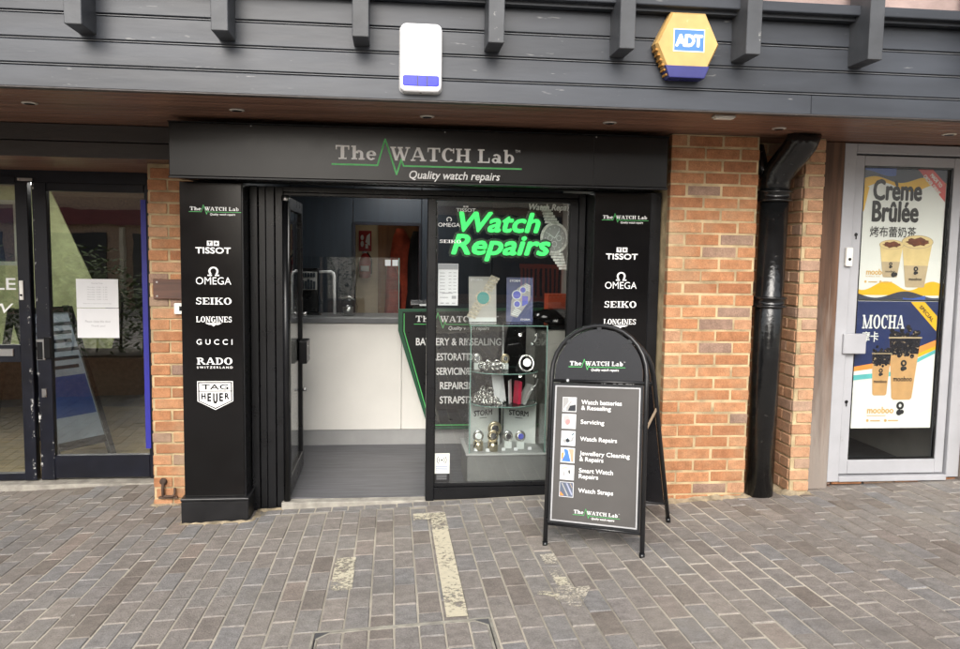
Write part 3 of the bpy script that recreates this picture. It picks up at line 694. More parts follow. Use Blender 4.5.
t = thing('shop_window', 'black framed display window left of the folding sign', 'window', (.7, 5.12, .08))
m = MB()
m.box(.222, .278, 5.10, 5.17, .075, 2.046, bev=.004); m.box(1.142, 1.2, 5.10, 5.17, .085, 2.046, bev=.004); m.box(.278, 1.142, 5.10, 5.17, .085, .165, bev=.004); m.box(.278, 1.142, 5.115, 5.16, .166, .19, bev=.003); m.box(.278, 1.142, 5.10, 5.17, 2.034, 2.046, bev=.002)
obj('window_frame', m, SATIN, t)
obj('pane', bx(.279, 1.141, 5.132, 5.138, .19, 2.034), GLASS, t)
m = MB(); m.box(.2775, .2835, 5.118, 5.1305, .19, 2.02); m.box(1.1365, 1.1425, 5.118, 5.1305, .19, 2.02); each('gasket', m, IRON, t)
t = thing('opening_hours_notice', 'tall white notice stuck inside the display window', 'notice', (.357, 5.145, 1.36))
obj('paper', bx(.294, .424, 5.142, 5.1435, 1.362, 1.632), PAPER, t); F = PL(5.1415)
m = MB(F); m.flat(rect(.296, 1.594, .422, 1.630)); m.flat(rect(.383, 1.405, .412, 1.425))
for k in range(7): m.flat(rect(.306, 1.57-k*.021, .338, 1.574-k*.021)); m.flat(rect(.362, 1.572-k*.021, .38, 1.576-k*.021)); m.flat(rect(.392, 1.572-k*.021, .412, 1.576-k*.021))
for x in (.31, .345, .385): m.flat(rect(x, 1.374, x+.022, 1.38))
m.flat(rect(.306, 1.412, .36, 1.416)); m.flat(rect(.32, 1.44, .39, 1.445)); obj('print', m, GREYINK, t)
t = thing('contactless_sticker', 'small square pale sticker with radio wave symbol low on the window pane', 'sticker', (.325, 5.13, .23))
obj('sticker_sheet', bx(.278, .382, 5.1295, 5.1312, .252, .388), PW, t); F = PL(5.129)
obj('black_band', bx(.278, .382, 5.1297, 5.1312, .194, .251), INK, t)
m = MB(F)
for a, o_ in ((.016, 0), (.029, 0)):
    for q in ring(.33, .343, a+.0035, a+.0035, a, a, -50, 50, 8)+ring(.33, .343, a+.0035, a+.0035, a, a, 130, 230, 8): m.flat(q, step=.00002)
for q in ring(.33, .343, .006, .006, .0, .0, 0, 360, 10): m.flat(q, step=.00002)
obj('symbol', m, INK, t)
m = MB(F)
for k in range(3): m.flat(rect(.292, .298-k*.011, .368, .301-k*.011))
obj('print', m, PB, t)
m = MB(F)
for k in range(3): m.flat(rect(.296, .238-k*.012, .364, .2405-k*.012))
obj('print', m, GREYINK, t)

# green lit lettering hung behind the pane
t = thing('lit_sign', 'glowing green Watch Repairs lettering hung inside the display window', 'lit sign', (.7, 5.2, 1.7)); F = PL(5.215)
m = MB(F); text_into(m, 'Watch', .430, .968, 1.838, 1.972, 0, bold=.03, shear=.25, thick=.012); text_into(m, 'Repairs', .381, 1.04, 1.650, 1.826, 0, bold=.03, shear=.25, thick=.012); obj('lit_letters', m, LEDG, t)
m = MB(F); text_into(m, 'Watch', .430, .968, 1.838, 1.972, -.012, bold=.03, grow=.016, shear=.25, thick=.006); text_into(m, 'Repairs', .381, 1.04, 1.650, 1.826, -.022, bold=.03, grow=.016, shear=.25, thick=.006); obj('backing', m, LEDBACK, t)

# ------------------------------------------------------------------ inside the watch shop
t = thing('counter', 'white fronted shop counter with grey kickboard and dark top', 'counter', (0, 6.7, .095))
m = MB(); m.box(-.93, .078, 6.575, 7.1, .225, 1.112, bev=.002); m.box(.081, .70, 6.575, 7.1, .225, 1.112, bev=.002); obj('front_panel', m, COUNTER, t)
obj('kickboard', bx(-.93, .72, 6.585, 6.65, .095, .222), KICK, t)
obj('worktop', bx(-.95, .75, 6.545, 7.12, 1.114, 1.156, bev=.004), CTOP, t)
t = thing('counter_screen', 'clear glass screen standing on the counter with small stickers in its corner', 'glass screen', (-.4, 6.62, 1.16))
obj('pane', bx(-.93, .052, 6.62, 6.626, 1.157, 1.652), GLASSC, t)
obj('pane_edge', bx(.0525, .058, 6.618, 6.628, 1.157, 1.652), GEDGE, t)
m = MB(); m.box(-.06, -.015, 6.615, 6.619, 1.585, 1.635); m.box(.0, .045, 6.615, 6.619, 1.585, 1.635); each('sticker', m, PAPER, t)
t = thing('service_board', 'black slanted board with a green edge listing battery, restoration, servicing, repairs and straps', 'sign', (.5, 6.5, .2))
Fb = PL(6.50); out = [(.05, 1.235), (1.35, 1.255), (1.35, .24), (.305, .24), (.05, 1.06)]
m = MB(Fb); m.prism(out, -.06, 0); obj('board', m, GREENDK, t)
m = MB(Fb); m.prism([(.085, 1.215), (1.34, 1.235), (1.34, .262), (.318, .262), (.085, 1.055)], .0002, .003); obj('board_face', m, SATIN, t)
m = MB(Fb); ribbon(m, [(.098, 1.20), (.098, 1.055), (.322, .275), (1.2, .275)], .008, .0035); obj('green_edge', m, GREEN, t)
brand_mark(t, Fb, .18, 1.115, .70, n=.004, tm=True)
m = MB(Fb)
for s, a, b, z in (('BATTERY & RE-SEALING', .195, .90, .94), ('RESTORATION', .335, .71, .815), ('SERVICING', .365, .65, .695), ('REPAIRS', .395, .62, .575), ('STRAPS', .395, .605, .455)): text_into(m, s, a, b, z, z+.062, .004, bold=.018)
obj('lettering', m, WHITE, t)
t = thing('strap_rack', 'rack of grey watch straps on a dark stand behind the counter screen', 'display rack', (-.72, 6.9, 1.16))
m = MB(); m.box(-.79, -.63, 6.93, 6.97, 1.157, 1.55, bev=.004); m.box(-.80, -.60, 6.85, 7.05, 1.157, 1.17); obj('stand', m, SATIN, t)
m = MB(); m.box(-.80, -.64, 6.90, 6.93, 1.365, 1.52, bev=.003); obj('panel', m, KICK, t)
m = MB()
for k in range(6): m.box(-.79+.024*k, -.772+.024*k, 6.885, 6.899, 1.375, 1.46-.01*(k % 3), bev=.002)
for k in range(6): m.box(-.79+.024*k, -.772+.024*k, 6.885, 6.899, 1.475, 1.512, bev=.002)
each('strap', m, INTWALL, t)
m = MB(); m.tube([(-.62, 6.9, 1.52), (-.52, 6.9, 1.525), (-.50, 6.9, 1.51), (-.495, 6.9, 1.49), (-.49, 6.9, 1.16)], .012, 10)
tag(obj('desk_lamp_arm', m, PLAST), 'white bent tube lamp arm standing on the counter', 'lamp')
t = thing('glass_jar', 'clear round glass jar on the counter beside the lamp arm', 'jar', (-.37, 6.8, 1.157))
m = MB(); m.lathe([(.05, 0), (.075, .02), (.08, .08), (.06, .13), (.05, .15)], (-.37, 6.8, 1.158), 20); obj('jar_body', m, GLASSC, t)
m = MB(); m.tube([(-.42, 6.78, 1.30), (-.36, 6.74, 1.32), (-.31, 6.8, 1.29)], .008, 8); m.lathe([(.04, 0), (.045, .06)], (-.37, 6.8, 1.17), 14); obj('contents', m, STEEL, t)
t = thing('fire_sign', 'red fire extinguisher sign on the cream back wall', 'sign', (-.32, 8.99, 1.7))
k = 9.0/8.0
obj('plate', bx(-.372, -.232, 8.985, 8.998, 1.70, 1.925, bev=.002), SIGNRED, t); F = PL(8.984)
m = MB(F)
for q in ring(-.335, 1.85, .018, .03, 0, 0, 0, 360, 10)+ring(-.335, 1.78, .018, .035, 0, 0, 0, 360, 10): m.flat(q, step=.00004)
m.flat([(-.30, 1.80), (-.25, 1.76), (-.25, 1.90), (-.285, 1.87)]); m.flat(rect(-.30, 1.73, -.27, 1.78)); obj('symbol', m, PAPER, t)
t = thing('fire_extinguisher', 'red fire extinguisher hung below the fire sign', 'fire extinguisher', (-.30, 8.95, 1.4))
m = MB(); m.lathe([(.03, 0), (.065, .02), (.067, .17), (.05, .24), (.02, .28)], (-.30, 8.9, 1.40), 16); obj('cylinder', m, SIGNRED, t)
m = MB(); m.box(-.335, -.28, 8.88, 8.92, 1.675, 1.70); m.tube([(-.28, 8.9, 1.69), (-.23, 8.88, 1.62), (-.23, 8.88, 1.45)], .008, 8); obj('valve', m, IRON, t)
m = MB(); m.box(-.345, -.255, 8.83, 8.835, 1.48, 1.54); each('sticker', m, PAPER, t)
def coat(label, mat, x, y, ztop, zbot, wd, dp):
    m = MB(); rings = []; n = 20
    for i in range(12):
        f = i/11; z = ztop+(zbot-ztop)*f; ww = wd*(.3+.7*min(1, f*3.2)**.6)*(1-.12*f*f); rr = []
        for k in range(n):
            a = 2*math.pi*k/n; fold = 1+.16*math.sin(k*2.4+f*3+x*9)*min(1, f*2)
            rr.append(m.v((x+ww/2*math.cos(a)*fold+.03*math.sin(f*4), y+dp/2*math.sin(a)*fold, z)))
        rings.append(rr)
    for a, b in zip(rings, rings[1:]):
        for k in range(n): m.bm.faces.new([a[k], a[(k+1) % n], b[(k+1) % n], b[k]]).smooth = True
    m.bm.faces.new(rings[0]); m.bm.faces.new(rings[-1]); bmesh.ops.recalc_face_normals(m.bm, faces=m.bm.faces[:])
    return tag(obj('coat', m, mat), label, 'coat', 'coats hanging in the back room')
coat('orange red coat hanging in the back room doorway', REDCOAT, .08, 8.75, 1.95, .95, .27, .16)
coat('dark red garment hanging behind the corner of the counter screen', DARKRED, -.02, 8.65, 1.60, .72, .16, .12)
coat('black coat hanging at the right of the orange red one', BLKCOAT, .25, 8.6, 1.92, .85, .22, .16)

for k, (x, y) in enumerate(((.1, 6.1), (.1, 7.5))):  # unseen lamps added because the lit interior rendered too dark
    t = thing('added_ceiling_lamp', ('added flat square ceiling lamp above the front of the shop counter', 'added flat square ceiling lamp behind the counter near the partition')[k], 'lamp', (x, y, 2.39), group='added flat ceiling lamps inside the watch shop')
    obj('lamp_body', bx(x-.31, x+.31, y-.31, y+.31, 2.385, 2.3985, bev=.003), PLAST, t); obj('diffuser', bx(x-.29, x+.29, y-.29, y+.29, 2.382, 2.3848), PANEL, t)
t = thing('added_ceiling_lamp', 'added small square ceiling lamp in the back room above the coats', 'lamp', (-.05, 8.5, 2.39))  # unseen lamp added to lift the dark back room
obj('lamp_body', bx(-.2, .1, 8.4, 8.7, 2.385, 2.3985, bev=.003), PLAST, t); obj('diffuser', bx(-.19, .09, 8.41, 8.69, 2.382, 2.3848), PANELW, t)
# display cabinet -----------------------------------------------------
t = thing('display_cabinet', 'glass display cabinet with grey base standing behind the window', 'display cabinet', (.8, 5.5, .095))
obj('base', bx(.515, 1.12, 5.30, 5.76, .097, .325, bev=.003), CAB, t)
obj('base_top', bx(.505, 1.13, 5.29, 5.77, .3255, .338, bev=.002), CABPALE, t)
m = MB(); m.box(.53, .535, 5.31, 5.74, .339, 1.21); m.box(1.045, 1.05, 5.31, 5.74, .339, 1.21); m.box(.5355, 1.0445, 5.31, 5.315, .339, 1.21); m.box(.5355, 1.0445, 5.736, 5.741, .339, 1.21); each('pane', m, GLASSC, t)
m = MB()
for x in (.526, 1.0475): m.box(x, x+.006, 5.303, 5.3095, .339, 1.212)
m.box(.526, 1.0535, 5.304, 5.3095, 1.2125, 1.218); each('glass_edge', m, GEDGE, t)
obj('top_pane', bx(.52, 1.06, 5.30, 5.75, 1.2185, 1.226), GLASSC, t)
for z in (.645, .875):
    m = MB(Matrix.Translation((.79, 5.53, z)))
    m.prism([(.24*math.cos(2*math.pi*k/32), .19*math.sin(2*math.pi*k/32)) for k in range(32)], 0, .007)
    sh = obj('shelf', m, GLASSC, t)
    m = MB(); m.tube([(.79+.24*math.cos(2*math.pi*k/32), 5.53+.19*math.sin(2*math.pi*k/32), z+.0035) for k in range(32)], .004, 6, closed=True); obj('shelf_edge', m, GEDGE, sh)
m = MB(); m.tube([(.79, 5.6, .34), (.79, 5.6, 1.21)], .007, 10); obj('post', m, STEEL, t)
for x, y, z in ((.985, 5.45, .76), (.98, 5.45, 1.08)):
    t = thing('spot_lamp', 'small bright spot lamp on a bent arm in the cabinet, ' + ('above the middle shelf' if z < 1 else 'near the cabinet top'), 'spot lamp', (x, y, z), group='spot lamps in the display cabinet')
    m = MB(); m.tube([(x+.045, y+.05, z+.06), (x+.03, y+.02, z+.03), (x, y, z)], .006, 8); obj('lamp_arm', m, STEEL, t)
    m = MB(); m.lathe([(.004, .03), (.014, .02), (.018, 0)], (x, y, z), 14, (-.4, -.8, -.4)); obj('lamp_head', m, STEEL, t)
    m = MB(); m.lathe([(.015, -.003), (.015, -.001)], (x, y, z), 14, (-.4, -.8, -.4)); obj('bulb', m, LAMP, t)
def watch(label, x, y, z, band, dial, s=1, block=STORM, cyl=False):
    t = thing('wristwatch', label, 'watch', (x, y, z), group='watches on stands in the display cabinet')
    m = MB()
    if cyl: m.lathe([(.03*s, 0), (.03*s, .055*s)], (x, y, z), 20); zz = z+.055*s
    else: m.box(x-.022*s, x+.022*s, y-.02, y+.02, z, z+.045*s, bev=.002); zz = z+.045*s
    obj('stand', m, GOLD if cyl else block, t)
    m = MB(); m.tube([(x+.026*s*math.cos(a), y+.004, zz+.03*s+.03*s*math.sin(a)) for a in [2*math.pi*k/20 for k in range(20)]], .007*s, 8, closed=True); obj('band', m, band, t)
    m = MB(); m.lathe([(.021*s, 0), (.023*s, .004), (.021*s, .009), (.018*s, .010)], (x, y-.012, zz+.032*s), 20, (0, -1, .3)); c = obj('case', m, band, t)
    m = MB(); m.lathe([(.0175*s, .0102), (.0175*s, .0108)], (x, y-.012, zz+.032*s), 20, (0, -1, .3)); obj('dial', m, dial, c)
for x_, lab_ in ((.60, 'steel watch lying at the far left of the upper shelf'), (.80, 'gold watch standing behind the dark pillow on the upper shelf')): watch(lab_, x_, 5.55, .883, GOLD if x_ > .7 else CHROME, DARKWIN, 1.0)
z = .339
watch('steel watch on the gold drum at the cabinet front left', .60, 5.40, z, CHROME, STORM, 1.15, cyl=True)
watch('steel watch on the wider gold drum beside the cabinet post', .70, 5.38, z, GOLD, DARKWIN, 1.2, cyl=True)
watch('large gold watch on a white block between the two lettered boards', .735, 5.56, z, GOLD, DARKWIN, 1.5)
watch('small silver watch on a white block right of the cabinet post', .815, 5.45, z, CHROME, DARKWIN, 1.1)
watch('square watch with a blue dial on the rightmost white block', .90, 5.43, z, CHROME, BLUED, 1.15)
def stormboard(label, P0, P1, z0, z1):
    d = Vector((P1[0]-P0[0], P1[1]-P0[1], 0)); l = d.length; d.normalize(); nrm = Vector((d.y, -d.x, 0))
    F = Matrix(((d.x, 0, nrm.x, P0[0]), (d.y, 0, nrm.y, P0[1]), (0, 1, 0, z0), (0, 0, 0, 1)))
    t = thing('brand_board', label, 'display board', (P0[0], P0[1], z0), group='lettered boards in the display cabinet')
    m = MB(F); m.prism(rect(0, 0, l, z1-z0), -.008, 0); obj('board', m, STORM, t)
    m = MB(F); text_into(m, 'STORM', l*.17, l*.78, (z1-z0)*.66, (z1-z0)*.80, .001, bold=.03); m.flat(rect(l*.36, (z1-z0)*.60, l*.6, (z1-z0)*.615), at=.001); obj('lettering', m, INK, t)
stormboard('pale board lettered STORM at the left of the cabinet', (.545, 5.56), (.775, 5.66), .339, .64)
stormboard('pale board lettered STORM angled at the right of the cabinet', (.815, 5.68), (1.03, 5.56), .339, .63)
m = MB()
for k in range(70):
    a = random.uniform(0, 2*math.pi); r_ = random.random()**.5; x = .665+.105*r_*math.cos(a); y = 5.5+.08*r_*math.sin(a); z = .655+random.uniform(0, .115)*(1-r_*r_); q = Matrix.Translation((x, y, z)) @ Matrix.Rotation(random.uniform(0, 3), 4, 'X') @ Matrix.Rotation(random.uniform(0, 3), 4, 'Y')
    m.F = q; m.tube([(.024*math.cos(2*math.pi*j/10), .024*math.sin(2*math.pi*j/10), 0) for j in range(10)], .0055, 5, closed=True)
m.F = Matrix(); tag(obj('bracelet_heap', m, CHROME), 'heap of loose metal watch bracelets on the middle shelf', 'bracelets')
m = MB()
for k in range(24):
    a = random.uniform(0, 2*math.pi); r_ = random.random()**.5; q = Matrix.Translation((.70+.09*r_*math.cos(a), 5.5+.08*r_*math.sin(a), .895+random.uniform(0, .04))) @ Matrix.Rotation(random.uniform(0, 3), 4, 'X')
    m.F = q; m.tube([(.022*math.cos(2*math.pi*j/10), .022*math.sin(2*math.pi*j/10), 0) for j in range(10)], .005, 5, closed=True)
m.F = Matrix(); tag(obj('bracelet_heap', m, CHROME), 'few scattered metal bracelets on the upper shelf', 'bracelets')
def slabbox(name, label, mat, x, y, z, wx, dy, h, rz, ry, cat):
    q = Matrix.Translation((x, y, z)) @ Matrix.Rotation(R(rz), 4, 'Z') @ Matrix.Rotation(R(ry), 4, 'Y')
    m = MB(q); m.box(-wx/2, wx/2, -dy/2, dy/2, 0, h, bev=.002); return tag(obj(name, m, mat), label, cat)
slabbox('leaflet', 'white leaflet standing on the middle shelf', PAPER, .765, 5.5, .653, .09, .006, .21, 20, -8, 'leaflet')
slabbox('leaflet', 'second white leaflet leaning beside the red box', PAPER, .83, 5.47, .653, .05, .006, .17, 60, -6, 'leaflet')
slabbox('red_box', 'slim red box upright on the middle shelf', REDBOX, .875, 5.46, .653, .026, .08, .16, 15, 3, 'box')
slabbox('grey_box', 'slim dark grey box leaning right of the red box', KICK, .905, 5.46, .653, .022, .10, .15, 15, 28, 'box')
t = thing('watch_pillow', 'dark pyramid display pillow holding a steel watch on the upper shelf', 'watch display', (.93, 5.45, .883))
m = MB(); m.hexa([(.865, 5.42, .883), (.89, 5.46, 1.0), (.865, 5.50, .883), (.89, 5.47, 1.0), (.985, 5.42, .883), (.91, 5.46, 1.0), (.985, 5.50, .883), (.91, 5.47, 1.0)]); obj('pillow', m, BLKCOAT, t)
m = MB(); m.tube([(.93+.05*math.cos(2*math.pi*j/16), 5.41+.015*math.sin(2*math.pi*j/16), .945+.055*math.sin(2*math.pi*j/16)) for j in range(16)], .01, 6, closed=True); m.lathe([(.028, 0), (.028, .012)], (.93, 5.40, .95), 16, (0, -1, .3)); obj('watch', m, CHROME, t)
for x, y, zz, lab in ((.58, 5.365, .339, 'left corner'), (.66, 5.345, .339, 'left drum'), (.775, 5.37, .339, 'middle'), (.86, 5.365, .339, 'right block'), (.96, 5.38, .339, 'right corner')):
    m = MB(); m.hexa([(x-.013, y, zz), (x-.013, y+.006, zz+.020), (x-.013, y+.014, zz), (x-.013, y+.010, zz+.020), (x+.013, y, zz), (x+.013, y+.006, zz+.020), (x+.013, y+.014, zz), (x+.013, y+.010, zz+.020)])
    tag(obj('price_tag', m, PAPER), 'tiny white price tag on the cabinet floor by the ' + lab, 'price tag', 'price tags in the display cabinet')
t = thing('payment_terminal', 'small black card payment terminal with pale screen on the counter end', 'payment terminal', (.22, 6.62, 1.157))
m = MB(); m.hexa([(.15, 6.57, 1.2565), (.15, 6.57, 1.275), (.15, 6.68, 1.2565), (.15, 6.68, 1.305), (.29, 6.57, 1.2565), (.29, 6.57, 1.275), (.29, 6.68, 1.2565), (.29, 6.68, 1.305)], bev=.003); m.box(.17, .27, 6.60, 6.68, 1.157, 1.256); obj('terminal_body', m, IRON, t)
obj('screen', bx(.225, .28, 6.565, 6.569, 1.260, 1.273), PAPER, t)
# two advertising cards on the cabinet
def tilted(x0, y0, z0, rz, lean):
    return Matrix.Translation((x0, y0, z0)) @ Matrix.Rotation(R(rz), 4, 'Z') @ Matrix.Rotation(R(-lean), 4, 'X') @ PL(0)
t = thing('watch_card', 'grey advertising card picturing a gold and teal watch on the cabinet top', 'advertising card', (.63, 5.5, 1.227)); F = tilted(.53, 5.47, 1.228, 2, 8)
m = MB(F); m.prism(rect(0, 0, .192, .315), -.006, 0); obj('card', m, ADGREY, t)
m = MB(F); text_into(m, 'STORM', .012, .095, .283, .300, .001, bold=.03); obj('lettering', m, PAPER, t)
m = MB(F); c, d = .1, .165
for q in ring(c, d, .056, .056, .043, .043, 0, 360, 24): m.flat(q, at=.003, step=.00004)
for k in range(5):
    for sx, sy in ((1, 1), (-1, -1)):
        x, y = c+sx*(.035+.012*k), d+sy*(.055+.02*k)
        m.flat([(x-.034, y+.010), (x+.026, y-.014), (x+.034, y+.003), (x-.026, y+.027)], at=.002)
wp = obj('pictured_watch', m, M('pictured_steel', (.58, .53, .42), .5, var=.4, scale=60), t)
m = MB(F); m.flat([(c+.043*math.cos(2*math.pi*k/24), d+.043*math.sin(2*math.pi*k/24)) for k in range(24)], at=.0044); obj('pictured_dial', m, TEAL, wp)
m = MB(F); m.flat(rect(0, 0, .192, .03), at=.001); obj('card_band', m, STORM, t)
t = thing('watch_card', 'navy advertising card picturing a watch with blue dials on the cabinet top', 'advertising card', (.87, 5.5, 1.227)); F = tilted(.79, 5.47, 1.228, -6, 8)
m = MB(F); m.prism(rect(0, 0, .185, .312), -.006, 0); obj('card', m, ADNAVY, t)
m = MB(F); text_into(m, 'STORM', .022, .095, .28, .296, .001, bold=.03); text_into(m, 'STORM', .10, .165, .012, .024, .001, bold=.03); obj('lettering', m, PAPER, t)
m = MB(F); m.flat([(.03, .045), (.075, .03), (.11, .075), (.165, .16), (.17, .255), (.135, .275), (.075, .235), (.035, .15)], at=.001); wp = obj('pictured_watch', m, KICK, t)
m = MB(F)
for k in range(4): m.flat([(.035+.008*k, .055+.012*k), (.085+.006*k, .04+.010*k), (.087+.006*k, .046+.010*k), (.037+.008*k, .062+.012*k)], at=.002); m.flat([(.10+.012*k, .235+.008*k), (.16+.001*k, .215+.012*k), (.162, .222+.012*k), (.103+.012*k, .243+.008*k)], at=.002)
for q in ring(.072, .19, .034, .034, .027, .027, 0, 360, 20)+ring(.115, .225, .024, .024, .019, .019, 0, 360, 20)+ring(.075, .125, .026, .026, .02, .02, 0, 360, 20): m.flat(q, at=.002, step=.00003)
obj('pictured_strap', m, STORM, wp)
m = MB(F)
for a, b, r_ in ((.072, .19, .027), (.115, .225, .019), (.075, .125, .02)): m.flat([(a+r_*math.cos(2*math.pi*k/20), b+r_*math.sin(2*math.pi*k/20)) for k in range(20)], at=.004)
m.flat([(.11, .11), (.15, .13), (.15, .18), (.11, .185)], at=.004); obj('pictured_dial', m, BLUED, wp)
# cut-out watch picture hung at the right of the pane, cut lettering strip above
t = thing('watch_cutout', 'large cut-out picture of a steel watch hung at the right of the green lettering', 'display picture', (1.05, 5.3, 1.75)); F = PL(5.26); c, d = 1.075, 1.81
m = MB(F); m.prism([(c+.095*math.cos(2*math.pi*k/28), d+.105*math.sin(2*math.pi*k/28)) for k in range(28)], -.006, 0); obj('pictured_case', m, PALEST, t)
m = MB(F); m.prism([(c+.078*math.cos(2*math.pi*k/28), d+.088*math.sin(2*math.pi*k/28)) for k in range(28)], .0005, .002); dl = obj('pictured_dial', m, KICK, t)
m = MB(F)
for k in range(12): a = 2*math.pi*k/12; m.flat([(c+.066*math.cos(a-.05), d+.075*math.sin(a-.05)), (c+.066*math.cos(a+.05), d+.075*math.sin(a+.05)), (c+.055*math.cos(a), d+.063*math.sin(a))], at=.0024)
for a, b in ((-.03, .0), (.03, .0), (0, -.04)):
    for q in ring(c+a, d+b, .018, .02, .014, .016, 0, 360, 14): m.flat(q, at=.0024, step=.00003)
ribbon(m, [(c, d), (c+.03, d+.05)], .006, .0045); ribbon(m, [(c, d), (c-.045, d+.03)], .005, .0045); obj('pictured_hands', m, STORM, dl)
m = MB(F)
for k in range(6):
    for s in (1, -1):
        w0 = .05-.004*k; y0 = d+s*(.098+.019*k); xx = c-.028*s*(.6+.35*k); m.prism([(xx-w0, y0), (xx+w0*.9, y0), (xx+w0*.86, y0+.016*s), (xx-w0*.95, y0+.016*s)][::s], -.005, 0)
obj('pictured_bracelet', m, PALEST, t)
t = thing('hanging_lettering', 'white slanted Watch Repairs lettering at the top right of the display window', 'sign', (1.0, 5.4, 2.05)); F = PL(5.18)
m = MB(F); text_into(m, 'Watch Repairs', .885, 1.19, 1.975, 2.03, .0, bold=.03, shear=.25); obj('lettering', m, WHITE, t)
t = thing('window_lettering', 'small white maker names on the upper left of the display pane', 'lettering', (.45, 5.14, 1.9)); F = PL(5.1305)
m = MB(F); text_into(m, 'TISSOT', .405, .53, 1.965, 1.988, .0, bold=.02); m.flat(rect(.45, 1.993, .464, 2.004)); m.flat(rect(.468, 1.993, .482, 2.004))
text_into(m, 'OMEGA', .29, .43, 1.868, 1.893, 0); slab_into(m, 'SEIKO', .30, .44, 1.765, 1.785, .0)
for q in ring(.36, 1.915, .017, .016, .012, .011, -52, 232): m.flat(q, step=.00003)
obj('lettering', m, WHITE, t)
# pale side cabinet with black bags
t = thing('side_cabinet', 'pale low cabinet at the right inside the shop window', 'cabinet', (1.3, 6.2, .095))
obj('carcass', bx(1.10, 1.70, 5.95, 6.45, .2, 1.13, bev=.004), INTPALE, t); obj('kickboard', bx(1.12, 1.70, 5.97, 6.45, .095, .198), CTOP, t); obj('worktop', bx(1.08, 1.71, 5.92, 6.46, 1.131, 1.16, bev=.004), SATIN, t)
m = MB(); m.lathe([(.20, 0), (.21, .03), (.17, .09), (.06, .12)], (1.28, 6.1, 1.161), 24); tag(obj('black_bowl', m, BLACK), 'black domed tray on the pale side cabinet', 'tray')
slabbox('red_crate', 'orange red ribbed box on the worktop behind the black tray', ORANGE, 1.36, 6.34, 1.162, .24, .16, .22, 0, 0, 'crate')

# ------------------------------------------------------------------ wall boxes
t = thing('alarm_box', 'white rounded alarm box with a blue lens on the grey boards', 'alarm box', (.13, 3.98, 2.64)); F = PL(3.985)
def rrect(x0, y0, x1, y1, r, n=6):
    out = []
    for cx, cy, a0 in ((x1-r, y1-r, 0), (x0+r, y1-r, 90), (x0+r, y0+r, 180), (x1-r, y0+r, 270)):
        for i in range(n+1): a = R(a0+90*i/n); out.append((cx+r*math.cos(a), cy+r*math.sin(a)))
    return out
m = MB(F); m.prism(rrect(.032, 2.476, .232, 2.798, .03), 0, .05, bev=.014); obj('cover', m, PLAST, t)
m = MB(F); m.prism(rrect(.044, 2.502, .220, 2.553, .012), .045, .0535, bev=.003); ln = obj('lens', m, BLUEL, t)
m = MB(F); m.box(.112, .120, 2.504, 2.551, .0537, .0547); m.box(.158, .166, 2.504, 2.551, .0537, .0547); each('lens_bar', m, NAVY, ln)
m = MB(F); m.lathe([(.006, 0), (.006, .003)], (.132, 2.478, .02), 8, (0, -1, 0)); obj('screw', m, RUST, t)
m = MB(F); m.prism(rrect(.028, 2.472, .236, 2.802, .03), -.006, -.0005); obj('back_plate', m, KICK, t)
t = thing('hexagonal_alarm_box', 'yellow hexagonal alarm box with blue ADT badge on the grey boards', 'alarm box', (1.45, 3.98, 2.75)); F = PL(3.985)
hexo = [(1.285, 2.75), (1.362, 2.905), (1.538, 2.905), (1.612, 2.755), (1.535, 2.59), (1.36, 2.59)]
hx = lambda s, k=(1.449, 2.75): [(k[0]+(x-k[0])*s, k[1]+(y-k[1])*s) for x, y in hexo]
m = MB(F); b = [m.v((x, y, 0)) for x, y in hx(1.0)]; mid = [m.v((x, y, .055)) for x, y in hx(1.0)]; tp = [m.v((x, y, .075)) for x, y in hx(.93)]
for lo, hi in ((b, mid), (mid, tp)):
    for i in range(6): m.bm.faces.new([lo[i], lo[(i+1) % 6], hi[(i+1) % 6], hi[i]])
m.bm.faces.new(tp); bmesh.ops.recalc_face_normals(m.bm, faces=m.bm.faces[:]); obj('cover', m, YEL, t)
m = MB(F)
for i in range(6):
    f = .10+.15*i; x = 1.285+(1.36-1.285)*f; y = 2.75+(2.59-2.75)*f
    m.box(x-.004, x+.012, y-.016, y-.006, .006, .060)
each('vent', m, YELD, t)
m = MB(F); m.prism([(1.335, 2.645), (1.562, 2.645), (1.538, 2.586), (1.357, 2.586)], .0, .0785, bev=.004); obj('lens', m, NAVY, t)
m = MB(F); m.box(1.372, 1.532, 2.712, 2.822, .0752, .0765); bd = obj('badge', m, WHITE, t)
m = MB(F); m.box(1.377, 1.527, 2.717, 2.817, .0766, .0772); obj('badge_field', m, ADBLUE, bd)
m = MB(F); text_into(m, 'ADT', 1.381, 1.523, 2.735, 2.797, .0776, bold=.05, spacing=.86); obj('lettering', m, WHITE, bd)
# downlights
first = None
for k, (x, lab) in enumerate(((-1.878, 'small round downlight in the brown soffit at the far left'), (-.83, 'small round downlight in the soffit above the left pilaster'), (.185, 'small round downlight in the soffit just under the white alarm box'), (1.211, 'small round downlight in the soffit above the right half of the fascia sign'), (2.209, 'small round downlight in the soffit beside the drainpipe elbow'), (3.265, 'small round downlight in the soffit above the grey door'))):
    if first is None:
        t = thing('downlight', lab, 'downlight', (x, 4.452, 2.446), group='small round downlights in the soffit')
        m = MB(); m.lathe([(.036, -.006), (.040, -.003), (.040, .0)], (x, 4.452, 2.446), 20); obj('ring', m, LIGHTR, t)
        m = MB(); m.lathe([(.026, -.0075), (.026, -.0062)], (x, 4.452, 2.446), 20); obj('lens', m, DARKWIN, t); first = t
    else: c = copy_tree(first, (x, 4.452, 2.446)); c['label'] = lab
t = thing('bulkhead_lamp', 'pale rectangular lamp on the soffit left of the drainpipe', 'lamp', (1.73, 4.11, 2.446))
